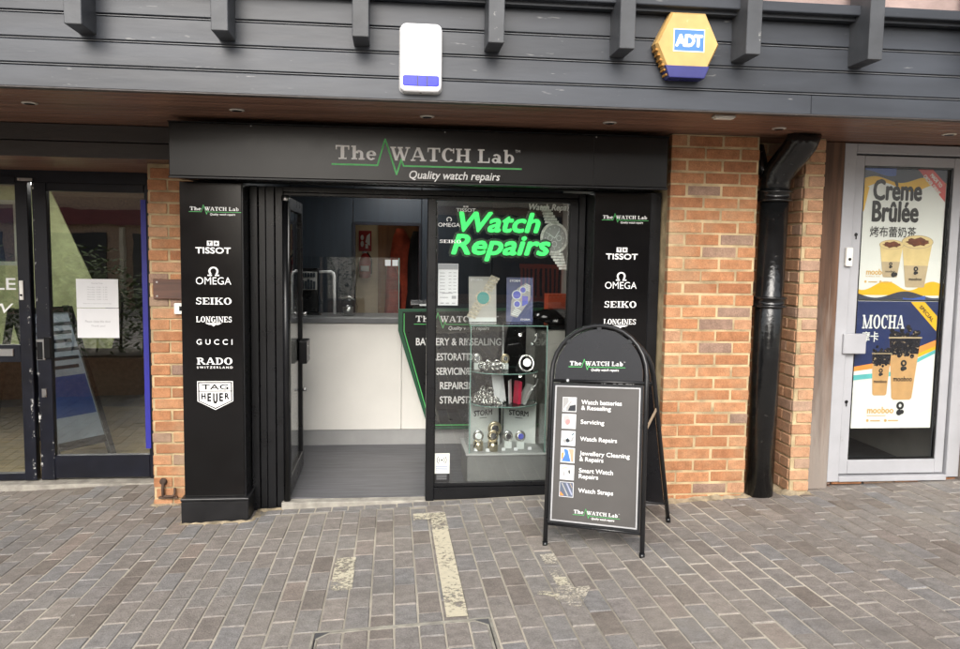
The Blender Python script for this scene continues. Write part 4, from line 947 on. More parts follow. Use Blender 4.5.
obj('lamp_body', bx(1.675, 1.79, 4.085, 4.14, 2.432, 2.446, bev=.004), LIGHTR, t); obj('lens', bx(1.683, 1.782, 4.0905, 4.1345, 2.427, 2.4318, bev=.002), LENSP, t)

# ------------------------------------------------------------------ drainpipe
t = thing('drainpipe', 'black cast iron drainpipe in the recess between the brick piers', 'drainpipe', (2.37, 4.80, .19))
m = MB(); m.tube([(2.368, 4.805, .165), (2.378, 4.805, 2.12)], .086, 28); obj('pipe', m, IRON, t)
def collar(z, r=.086):
    m = MB(); m.lathe([(r+.002, -.035), (r+.022, -.033), (r+.024, -.022), (r+.012, -.018), (r+.012, .018), (r+.024, .022), (r+.022, .033), (r+.002, .035)], (2.366+.012*z/2, 4.805, z), 32); return m
obj('collar', collar(1.425), IRON, t); obj('collar', collar(2.085), IRON, t)
m = MB(); path = [(2.378, 4.805, 2.10), (2.378, 4.805, 2.17), (2.386, 4.79, 2.225), (2.415, 4.755, 2.285), (2.445, 4.70, 2.35), (2.46, 4.66, 2.40), (2.465, 4.63, 2.46)]
m.tube(path, [.092, .092, .092, .092, .093, .096, .098], 28); obj('elbow', m, IRON, t)
m = MB(); m.tube([(2.36, 4.83, 2.18), (2.31, 4.86, 2.26), (2.29, 4.9, 2.40)], .045, 14); obj('branch', m, IRON, t)

# ------------------------------------------------------------------ grey door on the right with posters
t = thing('panelled_glass_door', 'lilac grey glazed door filled with two drinks posters', 'door', (3.34, 4.95, .22))
m = MB(); m.box(2.872, 2.955, 4.88, 4.99, .225, 2.44, bev=.004); m.box(3.722, 3.812, 4.88, 4.99, .245, 2.44, bev=.004); m.box(2.955, 3.722, 4.88, 4.99, 2.378, 2.44, bev=.004); m.box(2.955, 3.722, 4.875, 4.99, .225, .262, bev=.003); obj('door_frame', m, DOORGREY, t)
m = MB(); m.box(2.963, 3.028, 4.905, 4.96, .27, 2.368, bev=.005); m.box(3.652, 3.714, 4.905, 4.96, .27, 2.368, bev=.005); m.box(3.028, 3.652, 4.905, 4.96, 2.305, 2.368, bev=.005); m.box(3.028, 3.652, 4.905, 4.96, .27, .365, bev=.005); lf = obj('door_leaf', m, DOORGREY, t)
m = MB(); m.box(3.0285, 3.04, 4.915, 4.93, .366, 2.304); m.box(3.64, 3.6515, 4.915, 4.93, .366, 2.304); m.box(3.04, 3.64, 4.915, 4.93, 2.292, 2.304); m.box(3.04, 3.64, 4.915, 4.93, .366, .378); obj('gasket', m, IRON, lf)
obj('pane', bx(3.0285, 3.6515, 4.931, 4.936, .3655, 2.3045), GLASSR, t)
m = MB(); m.box(2.925, 3.082, 4.86, 4.903, 1.085, 1.215, bev=.004); obj('letter_plate', m, DOORGREY, t)
m = MB(); m.box(2.905, 2.95, 4.85, 4.878, 1.655, 1.775, bev=.006); kp = obj('bell_push', m, LENSP, t)
m = MB(); m.lathe([(.010, 0), (.010, .004)], (2.927, 4.85, 1.70), 12, (0, -1, 0)); obj('button', m, IRON, kp)
for z in (.76, 1.86):
    m = MB(); m.lathe([(.011, 0), (.012, .003), (.009, .005)], (2.993, 4.905, z), 12, (0, -1, 0)); m.box(2.99, 2.997, 4.899, 4.903, z-.03, z-.008); obj('keyhole', m, IRON, t)
def wave(x0, x1, base, amp, per, ph, n=26): return [(x0+(x1-x0)*i/n, base+amp*math.sin(2*math.pi*(x0+(x1-x0)*i/n)/per+ph)) for i in range(n+1)]
def bandpoly(x0, x1, top, bot): return top + bot[::-1]
def cupshape(mb, cx, zb, h, wt, wb, at):
    mb.flat([(cx-wb/2, zb+h*.03), (cx-wb*.4, zb), (cx+wb*.4, zb), (cx+wb/2, zb+h*.03), (cx+wt/2, zb+h), (cx-wt/2, zb+h)], at=at, step=.00003)
def ell(cx, cz, a, b, n=24): return [(cx+a*math.cos(2*math.pi*k/n), cz+b*math.sin(2*math.pi*k/n)) for k in range(n)]
def emblem(mb, cx, cz, s, at):
    for q in ring(cx, cz+.42*s, .46*s, .46*s, .17*s, .2*s, 0, 360, 16): mb.flat(q, at=at, step=.00002)
    for a, b, r_ in ((-.1, -.36, .34), (.22, -.30, .26)): mb.flat(ell(cx+a*s, cz+b*s, r_*s, r_*s, 14), at=at+.0004, step=.00005)
x0, x1 = 3.030, 3.628
t = thing('drinks_poster', 'white, yellow and navy poster reading Crème Brûlée on the grey door', 'poster', (3.33, 4.945, 1.44)); z0, z1 = 1.437, 2.300; F = PL(4.9405)
obj('sheet', bx(x0, x1, 4.941, 4.943, z0, z1), PW, t)
m = MB(F); m.flat(bandpoly(x0, x1, [(x0, z1-.002), (x1, z1-.002)], wave(x0, x1, 2.175, .028, .40, 1.9)), at=.0004); m.flat(bandpoly(x0, x1, wave(x0, x1, 1.530, .03, .33, 2.6), [(x0, z0+.03), (x1, z0+.03)]), at=.0004); m.flat([(x0, 2.19), (x0+.06, 2.17), (x0+.03, 2.02), (x0, 1.96)], at=.0004); obj('yellow_wave', m, PY, t)
m = MB(F); m.flat(bandpoly(x0, x1, [(x0, z1-.002), (x1, z1-.002)], wave(x0, x1, 2.222, .020, .36, 3.6)), at=.0009); m.flat(bandpoly(x0, x1, wave(x0, x1, 1.472, .022, .42, 1.2), [(x0, z0+.001), (x1, z0+.001)]), at=.0009); obj('dark_wave', m, PSL, t)
m = MB(F); m.flat(bandpoly(x0, .0, [(x0, z1-.003), (x0+.24, z1-.003)], wave(x0, x0+.24, 2.262, .018, .34, 1.6)), at=.0014); m.flat(bandpoly(0, 0, wave(x0+.34, x0+.5, 1.458, .012, .3, 2.2), [(x0+.34, z0+.002), (x0+.5, z0+.002)]), at=.0014); obj('blue_wave', m, PB, t)
m = MB(F); m.flat([(x1-.21, z1-.004), (x1-.105, z1-.004), (x1-.004, z1-.10), (x1-.004, z1-.215)], at=.0019); rb = obj('corner_ribbon', m, PR, t)
Fr = PL(4.9405) @ Matrix.Translation((x1-.088, z1-.09, 0)) @ Matrix.Rotation(R(-45), 4, 'Z')
m = MB(Fr); text_into(m, 'MADE TO', -.055, .055, .006, .032, .0026, bold=.03); text_into(m, 'ORDER DRINK', -.085, .085, -.034, -.008, .0026, bold=.03); obj('lettering', m, PW, rb)
m = MB(F); text_into(m, 'Crème', 3.115, 3.46, 2.085, 2.225, .0016, bold=.03); text_into(m, 'Brûlée', 3.115, 3.445, 1.945, 2.085, .0016, bold=.03); text_into(m, '烤布蕾奶茶', 3.11, 3.435, 1.848, 1.918, .0016, bold=.01); obj('lettering', m, INK, t)
for cx, zb, h, wt, wb in ((3.268, 1.585, .215, .165, .10), (3.448, 1.52, .30, .215, .135)):
    m = MB(F); cupshape(m, cx, zb, h, wt, wb, .0016); cupo = obj('pictured_cup', m, CUPC, t)
    m = MB(F); cupshape(m, cx, zb, h*.48, wb+(wt-wb)*.48, wb, .0022); m.flat(ell(cx, zb+h, wt*.53, h*.15), at=.0022); obj('cup_band', m, CUPD, cupo)
    m = MB(F); m.flat(ell(cx, zb+h, wt*.5, h*.135), at=.003); obj('cup_froth', m, CUPC, cupo)
    m = MB(F); m.flat([(cx+wt*.36*math.cos(2*math.pi*k/20)*(1+.16*math.sin(k*2.7)), zb+h+h*.09*math.sin(2*math.pi*k/20)*(1+.25*math.sin(k*1.9))) for k in range(20)], at=.0036); obj('caramel_top', m, CARAM, cupo)
    m = MB(F); emblem(m, cx, zb+h*.36, wb*.26, .0036)
    text_into(m, 'mooboo', cx-wb*.34, cx+wb*.34, zb+h*.15, zb+h*.22, .0038, bold=.02)
    obj('cup_emblem', m, INK, cupo)
m = MB(F); text_into(m, 'mooboo', 3.10, 3.262, 1.600, 1.640, .0016, bold=.03); text_into(m, 'BUBBLE TEA', 3.10, 3.20, 1.586, 1.594, .0016)
for q in ring(3.10, 1.555, .009, .009, 0, 0, 0, 360, 10)+ring(3.205, 1.555, .009, .009, 0, 0, 0, 360, 10): m.flat(q, at=.001, step=.00003)
m.flat(rect(3.118, 1.551, 3.18, 1.557), at=.001); m.flat(rect(3.222, 1.551, 3.285, 1.557), at=.001); obj('lettering', m, LOGOC, t)
m = MB(F); emblem(m, 3.297, 1.62, .05, .0016); obj('emblem', m, INK, t)
t = thing('drinks_poster', 'navy and white poster reading MOCHA on the lower half of the grey door', 'poster', (3.33, 4.945, .57)); z0, z1 = .572, 1.428
obj('sheet', bx(x0, x1, 4.941, 4.943, z0, z1), PW, t)
m = MB(F); m.flat([(x0, z1-.002), (x1, z1-.002), (x1, 1.17), (3.5, 1.12), (3.30, 1.03), (x0, .985)], at=.0004); obj('navy_field', m, PN, t)
m = MB(F); m.flat([(x1, 1.17), (3.5, 1.12), (3.30, 1.03), (x0, .985), (x0, .955), (3.30, .99), (3.5, 1.075), (x1, 1.13)], at=.0009); obj('orange_band', m, PO, t)
m = MB(F); m.flat([(x1, 1.13), (3.5, 1.075), (3.42, 1.04), (3.42, 1.02), (3.5, 1.05), (x1, 1.105)], at=.0009); obj('yellow_band', m, PY, t)
m = MB(F); m.flat([(x0, .93), (3.32, .955), (x1, 1.105), (x1, 1.08), (3.32, .925), (x0, .895)], at=.0013); obj('teal_band', m, PT, t)
m = MB(F); m.flat([(x1-.20, z1-.004), (x1-.10, z1-.004), (x1-.004, z1-.10), (x1-.004, z1-.20)], at=.0019); rb = obj('corner_ribbon', m, PY, t)
Fr = PL(4.9405) @ Matrix.Translation((x1-.082, z1-.082, 0)) @ Matrix.Rotation(R(-45), 4, 'Z')
m = MB(Fr); text_into(m, 'SPECIAL', -.07, .07, -.012, .014, .0026, bold=.03); obj('lettering', m, INK, rb)
m = MB(F); slab_into(m, 'MOCHA' if 'M' in G else 'OCHA', 3.10, 3.39, 1.245, 1.335, .0016) if False else None
G['M'] = ([rect(.12, .1, .22, .9), rect(.98, .1, 1.2, .9), stroke(.58, 0, .2, .9, .22), stroke(.6, 0, 1.0, .9, .12)]+feet((0, .34), (.86, 1.32))+heads((0, .32), (.9, 1.32)), 1.34)
m = MB(F); slab_into(m, 'MOCHA', 3.095, 3.392, 1.245, 1.335, .0016); text_into(m, '摩卡', 3.095, 3.215, 1.155, 1.225, .0016, bold=.012); obj('lettering', m, PW, t)
for cx, zb, h, wt, wb in ((3.245, .795, .29, .135, .10), (3.405, .765, .43, .225, .145)):
    m = MB(F); cupshape(m, cx, zb, h, wt, wb, .0017); cupo = obj('pictured_cup', m, CUPB, t)
    m = MB(F); a = wb+(wt-wb)*.72; m.flat([(cx-a/2, zb+h*.74), (cx+a/2, zb+h*.72), (cx+wt/2, zb+h), (cx-wt/2, zb+h)], at=.0024)
    for k in range(18): m.flat(ell(cx+random.uniform(-.46, .46)*wt, zb+h*(.99+abs(random.gauss(0, .07))), wt*.075, wt*.075, 10), at=.0024, step=.00003)
    for k in range(8): m.flat(ell(cx+random.uniform(-.38, .38)*wt, zb+h*random.uniform(.68, .74), wt*.07, wt*.07, 10), at=.0024, step=.00003)
    obj('pearl_topping', m, PEARL, cupo)
    m = MB(F); emblem(m, cx, zb+h*.53, wb*.33, .003); text_into(m, 'mooboo', cx-wb*.46, cx+wb*.46, zb+h*.29, zb+h*.37, .0032, bold=.02); obj('cup_emblem', m, INK, cupo)
    m = MB(F); m.flat(rect(cx-wt*.53, zb+h*.965, cx+wt*.53, zb+h*.985), at=.0042); obj('cup_rim', m, CUPD, cupo)
m = MB(F); text_into(m, 'mooboo', 3.165, 3.355, .672, .718, .0016, bold=.03); m.flat(rect(3.165, .655, 3.30, .660), at=.001)
for q in ring(3.172, .625, .010, .010, 0, 0, 0, 360, 10)+ring(3.30, .625, .010, .010, 0, 0, 0, 360, 10): m.flat(q, at=.001, step=.00003)
m.flat(rect(3.19, .621, 3.26, .628), at=.001); m.flat(rect(3.318, .621, 3.39, .628), at=.001); obj('lettering', m, LOGOC, t)
m = MB(F); emblem(m, 3.40, .70, .06, .0016); obj('emblem', m, INK, t)

# ------------------------------------------------------------------ folding pavement sign
a = Vector((.823, 4.086, .147)); b = Vector((1.271, 3.811, .176))
ex = (b-a).normalized(); up_ = Vector((0, 0, 1)); ey = up_.cross(ex).normalized(); ez = ex.cross(ey)
o = (a+b)/2; MA = Matrix(((ex.x, ey.x, ez.x, o.x), (ex.y, ey.y, ez.y, o.y), (ex.z, ey.z, ez.z, o.z), (0, 0, 0, 1)))
t = thing('pavement_sign', 'black arched A-board listing watch services on the paving', 'A-board', mat=MA)
def lean(dy, h): 
    l = math.hypot(dy, h); c, s = h/l, dy/l
    return Matrix(((1, 0, 0, 0), (0, s, -c, 0), (0, c, s, 0), (0, 0, 0, 1)))
Ff = lean(.235, 1.165)                               # front frame plane
Fk = Matrix.Translation((0, .625, 0)) @ lean(-.375, 1.15)
def frame_path(hw, spring): return [(-hw, 0, 0), (-hw, spring, 0)]+[(hw*math.cos(R(180-12*k)), spring+hw*math.sin(R(12*k)), 0) for k in range(1, 15)]+[(hw, spring, 0), (hw, 0, 0)]
for nm, F_, sp in (('front_frame', Ff, .925), ('rear_frame', Fk, .935)):
    m = MB(F_); m.tube(frame_path(.263, sp), .0125, 12); fr = obj(nm, m, TUBE, t, local=True)
    m = MB(F_); m.tube([(-.263, .885, 0), (.263, .885, 0)], .008, 8); m.tube([(-.263, .115, 0), (.263, .115, 0)], .008, 8); each('cross_bar', m, TUBE, fr, local=True)
    m = MB(F_); 
    for s in (-1, 1): m.lathe([(.0145, -.012), (.0145, .02)], (s*.263, 0, 0), 12, (0, 1, 0))
    each('foot', m, IRON, fr, local=True)
def arch(hw, z0, spring, n=24): return [(-hw, z0), (hw, z0)]+[(hw*math.cos(R(180*k/n)), spring+hw*math.sin(R(180*k/n))) for k in range(n+1)]
m = MB(Ff); m.prism(arch(.243, .893, .925), -.004, .004); hd = obj('header_panel', m, HEADER, t, local=True)
m = MB(Ff)
for x in (-.17, 0, .17): zt = .925+math.sqrt(.250**2-x*x); m.box(x-.012, x+.012, zt-.016, zt+.004, .0, .008)
each('clip', m, TUBE, hd, local=True)
m = MB(Ff); m.lathe([(.008, 0), (.008, .006)], (-.165, .887, .008), 10, (0, 0, 1)); obj('bolt', m, STEEL, t, local=True)
m = MB(Ff); m.box(-.249, .249, .122, .872, -.008, .006, bev=.002); obj('panel', m, BOARD, t, local=True)
m = MB(Ff); 
for q in (rect(-.249, .122, -.236, .872), rect(.236, .122, .249, .872), rect(-.2355, .859, .2355, .872), rect(-.2355, .122, .2355, .135)): m.prism(q, .0065, .011)
sf = obj('snap_frame', m, TUBE, t, local=True)
m = MB(Ff)
for q in (rect(-.2365, .1345, -.228, .8595), rect(.228, .1345, .2365, .8595), rect(-.2275, .852, .2275, .8595), rect(-.2275, .1345, .2275, .142)): m.prism(q, .0065, .0095)
obj('silver_edge', m, SILVER, sf, local=True)
m = MB(Fk); m.prism(arch(.243, .893, .935), -.004, .004); m.box(-.249, .249, .122, .872, -.006, .006, bev=.002); obj('rear_panel', m, HEADER, t, local=True)
brand_mark(t, Ff, -.165, .962, .315, n=.005, local=True)
brand_mark(t, Ff, -.11, .178, .255, n=.008, local=True)
rows = [('Watch batteries', '& Resealing'), ('Servicing',), ('Watch Repairs',), ('Jewellery Cleaning', '& Repairs'), ('Smart Watch', 'Repairs'), ('Watch Straps',)]
wid = {'Watch batteries': .222, '& Resealing': .164, 'Servicing': .130, 'Watch Repairs': .202, 'Jewellery Cleaning': .272, '& Repairs': .132, 'Smart Watch': .186, 'Repairs': .107, 'Watch Straps': .190}
m = MB(Ff)
for k, r_ in enumerate(rows):
    zc = .757-.0905*k
    for q, s in enumerate(r_):
        zb = zc-.011 if len(r_) == 1 else zc+.004-.031*q
        dsc = .006 if any(ch in s for ch in 'gpyJ') and s != 'Servicing' or s == 'Servicing' else 0
        text_into(m, s, -.085, -.085+wid[s], zb-dsc, zb+.024, .008, bold=.018)
obj('lettering', m, WHITE, t, local=True)
def pic(k, bgm, shapes):
    zc = .757-.0905*k; q = .0395; m = MB(Ff); m.box(-.152-q, -.152+q, zc-q, zc+q, .0062, .0076)
    o_ = obj('picture', m, PAPER, t, local=True)
    m = MB(Ff); q -= .0025; m.flat(rect(-.152-q, zc-q, -.152+q, zc+q), at=.0078); obj('picture_ground', m, bgm, o_, local=True)
    for i, (mt, pts) in enumerate(shapes):
        m = MB(Ff); m.flat([(-.152+x*q, zc+y*q) for x, y in pts], at=.0082+.0003*i); obj('picture_shape', m, mt, o_, local=True)
pic(0, KICK, [(STORM, [(-.2, .9), (.95, .9), (.95, .1), (.1, -.1)]), (DARKWIN, [(.1, -.2), (.95, .0), (.95, -.9), (-.2, -.9)]), (PW, [(-.9, -.7), (-.6, -.9), (.5, .5), (.2, .8)]), (KICK, [(-.55, -.55), (-.4, -.65), (.4, .45), (.2, .55)])])
pic(1, PW, [(M('pic_pink', (.70, .42, .42), .5), [(-.8, .8), (-.1, .9), (.3, .1), (-.2, -.7), (-.8, -.1)]), (M('pic_rose', (.55, .25, .25), .5), ell(-.15, -.1, .35, .4)), (STORM, [(.3, .9), (.9, .9), (.9, .2), (.4, .3)])])
pic(2, M('pic_sky', (.50, .60, .68), .5), [(KICK, [(-.9, -.2), (.0, -.1), (.9, .3), (.7, -.4), (-.6, -.7)]), (DARKWIN, ell(-.05, -.3, .3, .3)), (STORM, ell(.3, .0, .22, .25)), (DARKWIN, [(.5, .5), (.9, .85), (.9, .7), (.55, .4)])])
pic(3, PW, [(ADBLUE, [(-.6, .9), (.0, .8), (.5, -.9), (-.9, -.9), (-.4, .1)]), (M('pic_skin', (.62, .33, .22), .5), [(.1, .9), (.9, .9), (.9, -.9), (.6, -.9), (.4, .2)]), (PO, [(-.9, .3), (-.6, .4), (-.7, -.6), (-.9, -.5)])])
pic(4, PW, [(DARKWIN, [(.2, .3), (.45, .35), (.5, -.2), (.25, -.1)]), (KICK, [(-.6, .1), (-.45, .2), (-.3, -.5), (-.5, -.5)]), (M('pic_tan', (.6, .42, .25), .5), [(-.8, .6), (.2, .8), (.1, .7), (-.7, .45)])])
pic(5, M('pic_slate', (.10, .12, .17), .5), [(PO, [(-.9, -.3), (-.9, -.9), (-.3, -.9)]), (KICK, [(-.8, .9), (-.6, .9), (.4, -.9), (.15, -.9)]), (M('pic_lilac', (.35, .37, .5), .5), [(-.1, .9), (.15, .9), (.95, -.6), (.8, -.8)]), (TAPE, [(.5, .9), (.6, .9), (.9, .4), (.9, .2)])])
m = MB(); zz = .62
fy = .235*zz/1.165*1.02; ky = .625-.375*zz/1.15
m.hexa([(.259, fy, zz-.010), (.259, fy, zz+.010), (.263, fy, zz-.010), (.263, fy, zz+.010), (.259, ky, zz+.07), (.259, ky, zz+.09), (.263, ky, zz+.07), (.263, ky, zz+.09)]); obj('stay', m, TAPE, t, local=True)

# ------------------------------------------------------------------ inset cover in the paving
t = thing('recessed_cover', 'square recessed cover with thin metal edges set in the paving', 'manhole cover', (.05, 3.0, gz(.05, 3)))
TL, TR = Vector((-.313, 3.185)), Vector((.417, 3.205)); BL, BR = TL+Vector((0, -.72)), TR+Vector((0, -.72))
def strip(p, q, wd, lift=.004):
    m = MB(); d = (q-p).normalized(); nn = Vector((-d.y, d.x))*wd/2
    m.hexa([(*(p-nn), gz(*p)-.02), (*(p-nn), gz(*p)+lift), (*(p+nn), gz(*p)-.02), (*(p+nn), gz(*p)+lift), (*(q-nn), gz(*q)-.02), (*(q-nn), gz(*q)+lift), (*(q+nn), gz(*q)-.02), (*(q+nn), gz(*q)+lift)]); return m
def join(*ms):
    m = MB()
    for k in ms:
        me = bpy.data.meshes.new('tmp'); k.bm.to_mesh(me); m.bm.from_mesh(me); k.bm.free(); bpy.data.meshes.remove(me)
    return m
e = Vector((.004, 0)); ins = lambda p, c, k: p+(c-p)*k; cc = (TL+BR)/2
obj('outer_edge', join(strip(TL, TR, .010), strip(BL, BR, .010), strip(TL-Vector((0, .005)), BL, .010, .0038), strip(TR-Vector((0, .005)), BR, .010, .0038)), GALV, t)
k = .045; a1, a2, a3, a4 = [ins(p, cc, k) for p in (TL, TR, BR, BL)]
obj('edge_gap', join(strip(TL+Vector((.01, -.011)), TR+Vector((-.01, -.011)), .007, .0022), strip(TL+Vector((.011, -.015)), BL+Vector((.011, .01)), .007, .002), strip(TR+Vector((-.011, -.015)), BR+Vector((-.011, .01)), .007, .002)), GROOVE, t)
obj('inner_edge', join(strip(a1+Vector((.05, 0)), a2-Vector((.05, 0)), .009), strip(a2-Vector((0, .05)), a3, .009, .0036), strip(a1-Vector((0, .05)), a4, .005, .0036), strip(a1+Vector((.05, 0)), a1-Vector((0, .05)), .005, .0042), strip(a2-Vector((.05, 0)), a2-Vector((0, .05)), .005, .0042)), GALV, t)
for p, sx in ((TL, 1), (TR, -1)):
    m = MB(); q = [p+Vector((sx*.008, -.008)), p+Vector((sx*.075, -.008)), p+Vector((sx*.008, -.075))]; vs = [m.v((x, y, gz(x, y)+.003)) for x, y in q]; vb = [m.v((x, y, gz(x, y)-.02)) for x, y in q]
    m.bm.faces.new(vs)
    for i in range(3): m.bm.faces.new([vs[i], vs[(i+1) % 3], vb[(i+1) % 3], vb[i]])
    bmesh.ops.recalc_face_normals(m.bm, faces=m.bm.faces[:]); each('corner_plate', m, COVERD, t)

# ------------------------------------------------------------------ left-hand shop
t = thing('glazed_door', 'navy framed glass door with white papers left of the brick pier', 'door', (-2.15, 6.1, -.02))
m = MB(); m.box(-2.575, -2.475, 6.08, 6.14, -.02, 2.16, bev=.004); m.box(-1.80, -1.735, 6.08, 6.14, -.02, 2.16, bev=.004); m.box(-2.475, -1.80, 6.08, 6.14, -.01, .16, bev=.004); m.box(-2.475, -1.80, 6.08, 6.14, 2.10, 2.16, bev=.004); df = obj('door_frame', m, NAVYF, t)
m = MB(); m.box(-2.5765, -2.558, 6.0775, 6.1, -.015, 2.15); m.box(-2.49, -2.474, 6.0778, 6.09, -.01, .35); each('peeling_edge', m, PEEL, df)
obj('pane', bx(-2.475, -1.80, 6.105, 6.111, .16, 2.10), GLASSL, t)
m = MB(); m.box(-2.575, -2.515, 6.068, 6.079, .875, 1.03, bev=.003); lp = obj('lock_plate', m, STEEL, t)
m = MB(); m.box(-2.570, -2.53, 6.066, 6.0675, .88, 1.01); obj('plate_cover', m, SATIN, lp)
m = MB(); m.box(-2.515, -2.47, 6.05, 6.079, .89, 1.045, bev=.004); obj('handle', m, SATIN, t)
m = MB(); m.box(-2.548, -2.515, 6.07, 6.079, .60, .665, bev=.002); obj('lower_lock', m, STEEL, t)
t = thing('side_window', 'navy framed shop window at the left edge of the photo', 'window', (-3.2, 6.1, -.02))
m = MB(); m.box(-2.685, -2.60, 6.07, 6.14, -.02, 2.16, bev=.004); m.box(-4.4, -2.685, 6.08, 6.14, 2.17-.03, 2.20, bev=.004); m.box(-4.4, -2.685, 6.08, 6.14, -.02, .03, bev=.003); m.box(-4.4, -2.685, 6.075, 6.13, .86, .985, bev=.003); wf = obj('window_frame', m, NAVYF, t)
m = MB(); m.box(-2.625, -2.606, 6.067, 6.08, .0, 1.4); obj('peeling_edge', m, PEEL, wf)
obj('head_panel', bx(-4.4, -1.6, 6.085, 6.14, 2.1602, 2.245), NAVYF, t)
obj('pane', bx(-4.4, -2.685, 6.105, 6.111, .03, 2.14), GLASSL, t)
m = MB(); m.box(-2.672, -2.645, 6.055, 6.069, 1.315, 1.455, bev=.003); lk = obj('lock_body', m, LENSP, t)
m = MB(); m.lathe([(.008, 0), (.008, .006)], (-2.658, 6.055, 1.35), 10, (0, -1, 0)); obj('keyhole', m, IRON, lk)
m = MB(); m.box(-2.66, -2.56, 6.06, 6.078, 2.165, 2.185); obj('closer_plate', m, STEEL, t)
m = MB(); m.box(-2.83, -2.73, 6.06, 6.074, .905, .96, bev=.003); obj('card_reader', m, STEEL, t)
F = PL(6.1045); m = MB(F); text_into(m, 'LE', -2.86, -2.715, 1.385, 1.47, .0, bold=.01); text_into(m, 'W', -2.90, -2.735, 1.215, 1.285, .0, shear=.2); obj('lettering', m, WHITE, t)
t = thing('window_poster', 'blue poster with white border inside the left edge window', 'poster', (-3.0, 6.2, 1.5)); 
obj('sheet', bx(-3.2, -2.70, 6.13, 6.135, 1.56, 2.03), PW, t); obj('blue_field', bx(-3.17, -2.725, 6.127, 6.1295, 1.59, 2.0), PN, t)
m = MB(); m.box(-1.823, -1.785, 6.07, 6.0785, .21, 2.05, bev=.001); tag(obj('blue_strip', m, STRIPEB), 'tall thin blue strip fixed down the edge of the glazed door', 'strip')
def paper(label, x0, x1, z0, z1, lines):
    t = thing('paper_notice', label, 'notice', ((x0+x1)/2, 6.12, z0)); obj('sheet', bx(x0, x1, 6.1015, 6.1035, z0, z1), PAPER, t); m = MB(PL(6.1012))
    for s, a, b, z, h in lines: text_into(m, s, a, b, z, z+h, .0002)
    obj('print', m, GREYINK, t)
paper('upper white paper of opening hours on the glazed door', -2.297, -2.003, 1.259, 1.47, [('Opening Times', -2.19, -2.11, 1.432, .012)]+[('Monday  9.00 - 5.30', -2.22, -2.08, 1.405-.018*k, .009) for k in range(6)]+[('Please note we may be closed on bank holidays', -2.25, -2.05, 1.285, .009)])
paper('lower white paper asking to close the door on the glazed door', -2.297, -2.003, 1.037, 1.255, [('Please close this door', -2.24, -2.06, 1.15, .017), ('Thank you!', -2.20, -2.10, 1.115, .017)])
m = MB(PL(7.4)); m.prism([(-4.38, .80), (-2.50, .80), (-2.46, .95), (-2.99, 2.22), (-4.38, 2.22)], -.02, 0)
tag(obj('green_board', m, OLIVE), 'pale green board with a slanting edge inside the left shop', 'board')
t = thing('added_ceiling_lamp', 'added flat square ceiling lamp inside the left shop', 'lamp', (-2.7, 6.75, 2.2))  # unseen lamp added to brighten the green board and left shop
obj('lamp_body', bx(-3.1, -2.3, 6.5, 6.95, 2.205, 2.225, bev=.003), PLAST, t); obj('diffuser', bx(-3.08, -2.32, 6.52, 6.93, 2.200, 2.2045), PANEL, t)
obj('left_shop_ceiling', bx(-4.4, -1.72, 6.16, 9, 2.23, 2.26), INTPALE, bld)
# sign standing inside the left shop
P0, P1 = Vector((-2.56, 6.35, -.02)), Vector((-2.26, 6.76, -.02)); ex = (P1-P0).normalized(); ey = Vector((-ex.y, ex.x, 0)); MI = Matrix(((ex.x, ey.x, 0, P0.x), (ex.y, ey.y, 0, P0.y), (0, 0, 1, P0.z), (0, 0, 0, 1)))
t = thing('pavement_sign', 'dark framed A-board with a blue poster leaning behind the glazed door', 'A-board', mat=MI); l = (P1-P0).length; Fi = lean(.46, 1.02)
m = MB(Fi); m.box(0, .05, 0, 1.34, -.04, .006, bev=.004); m.box(l-.05, l, 0, 1.34, -.04, .006, bev=.004); m.box(.05, l-.05, 1.29, 1.34, -.04, .006, bev=.004); m.box(.05, l-.05, .14, .20, -.04, .006, bev=.004); obj('frame', m, SATIN, t, local=True)
m = MB(Fi); m.box(.035, l-.035, .2, 1.30, -.025, -.008); obj('sheet', m, M('pale_blue_sheet', (.42, .48, .60), .5), t, local=True)
m = MB(Fi); m.flat(rect(.06, .40, l-.06, .74), at=-.0075); obj('blue_band', m, PB, t, local=True)
m = MB(Fi); [m.flat(rect(.08+.03*(k % 2), .80+.075*k, l-.09+.02*(k % 3), .83+.075*k), at=-.0074) for k in range(6)]; obj('lettering', m, PSL, t, local=True)
m = MB(Matrix.Translation((0, .98, 0)) @ lean(-.40, 1.22)); m.box(0, .05, 0, 1.28, -.03, 0); m.box(l-.05, l, 0, 1.28, -.03, 0); each('rear_leg', m, SATIN, t, local=True)

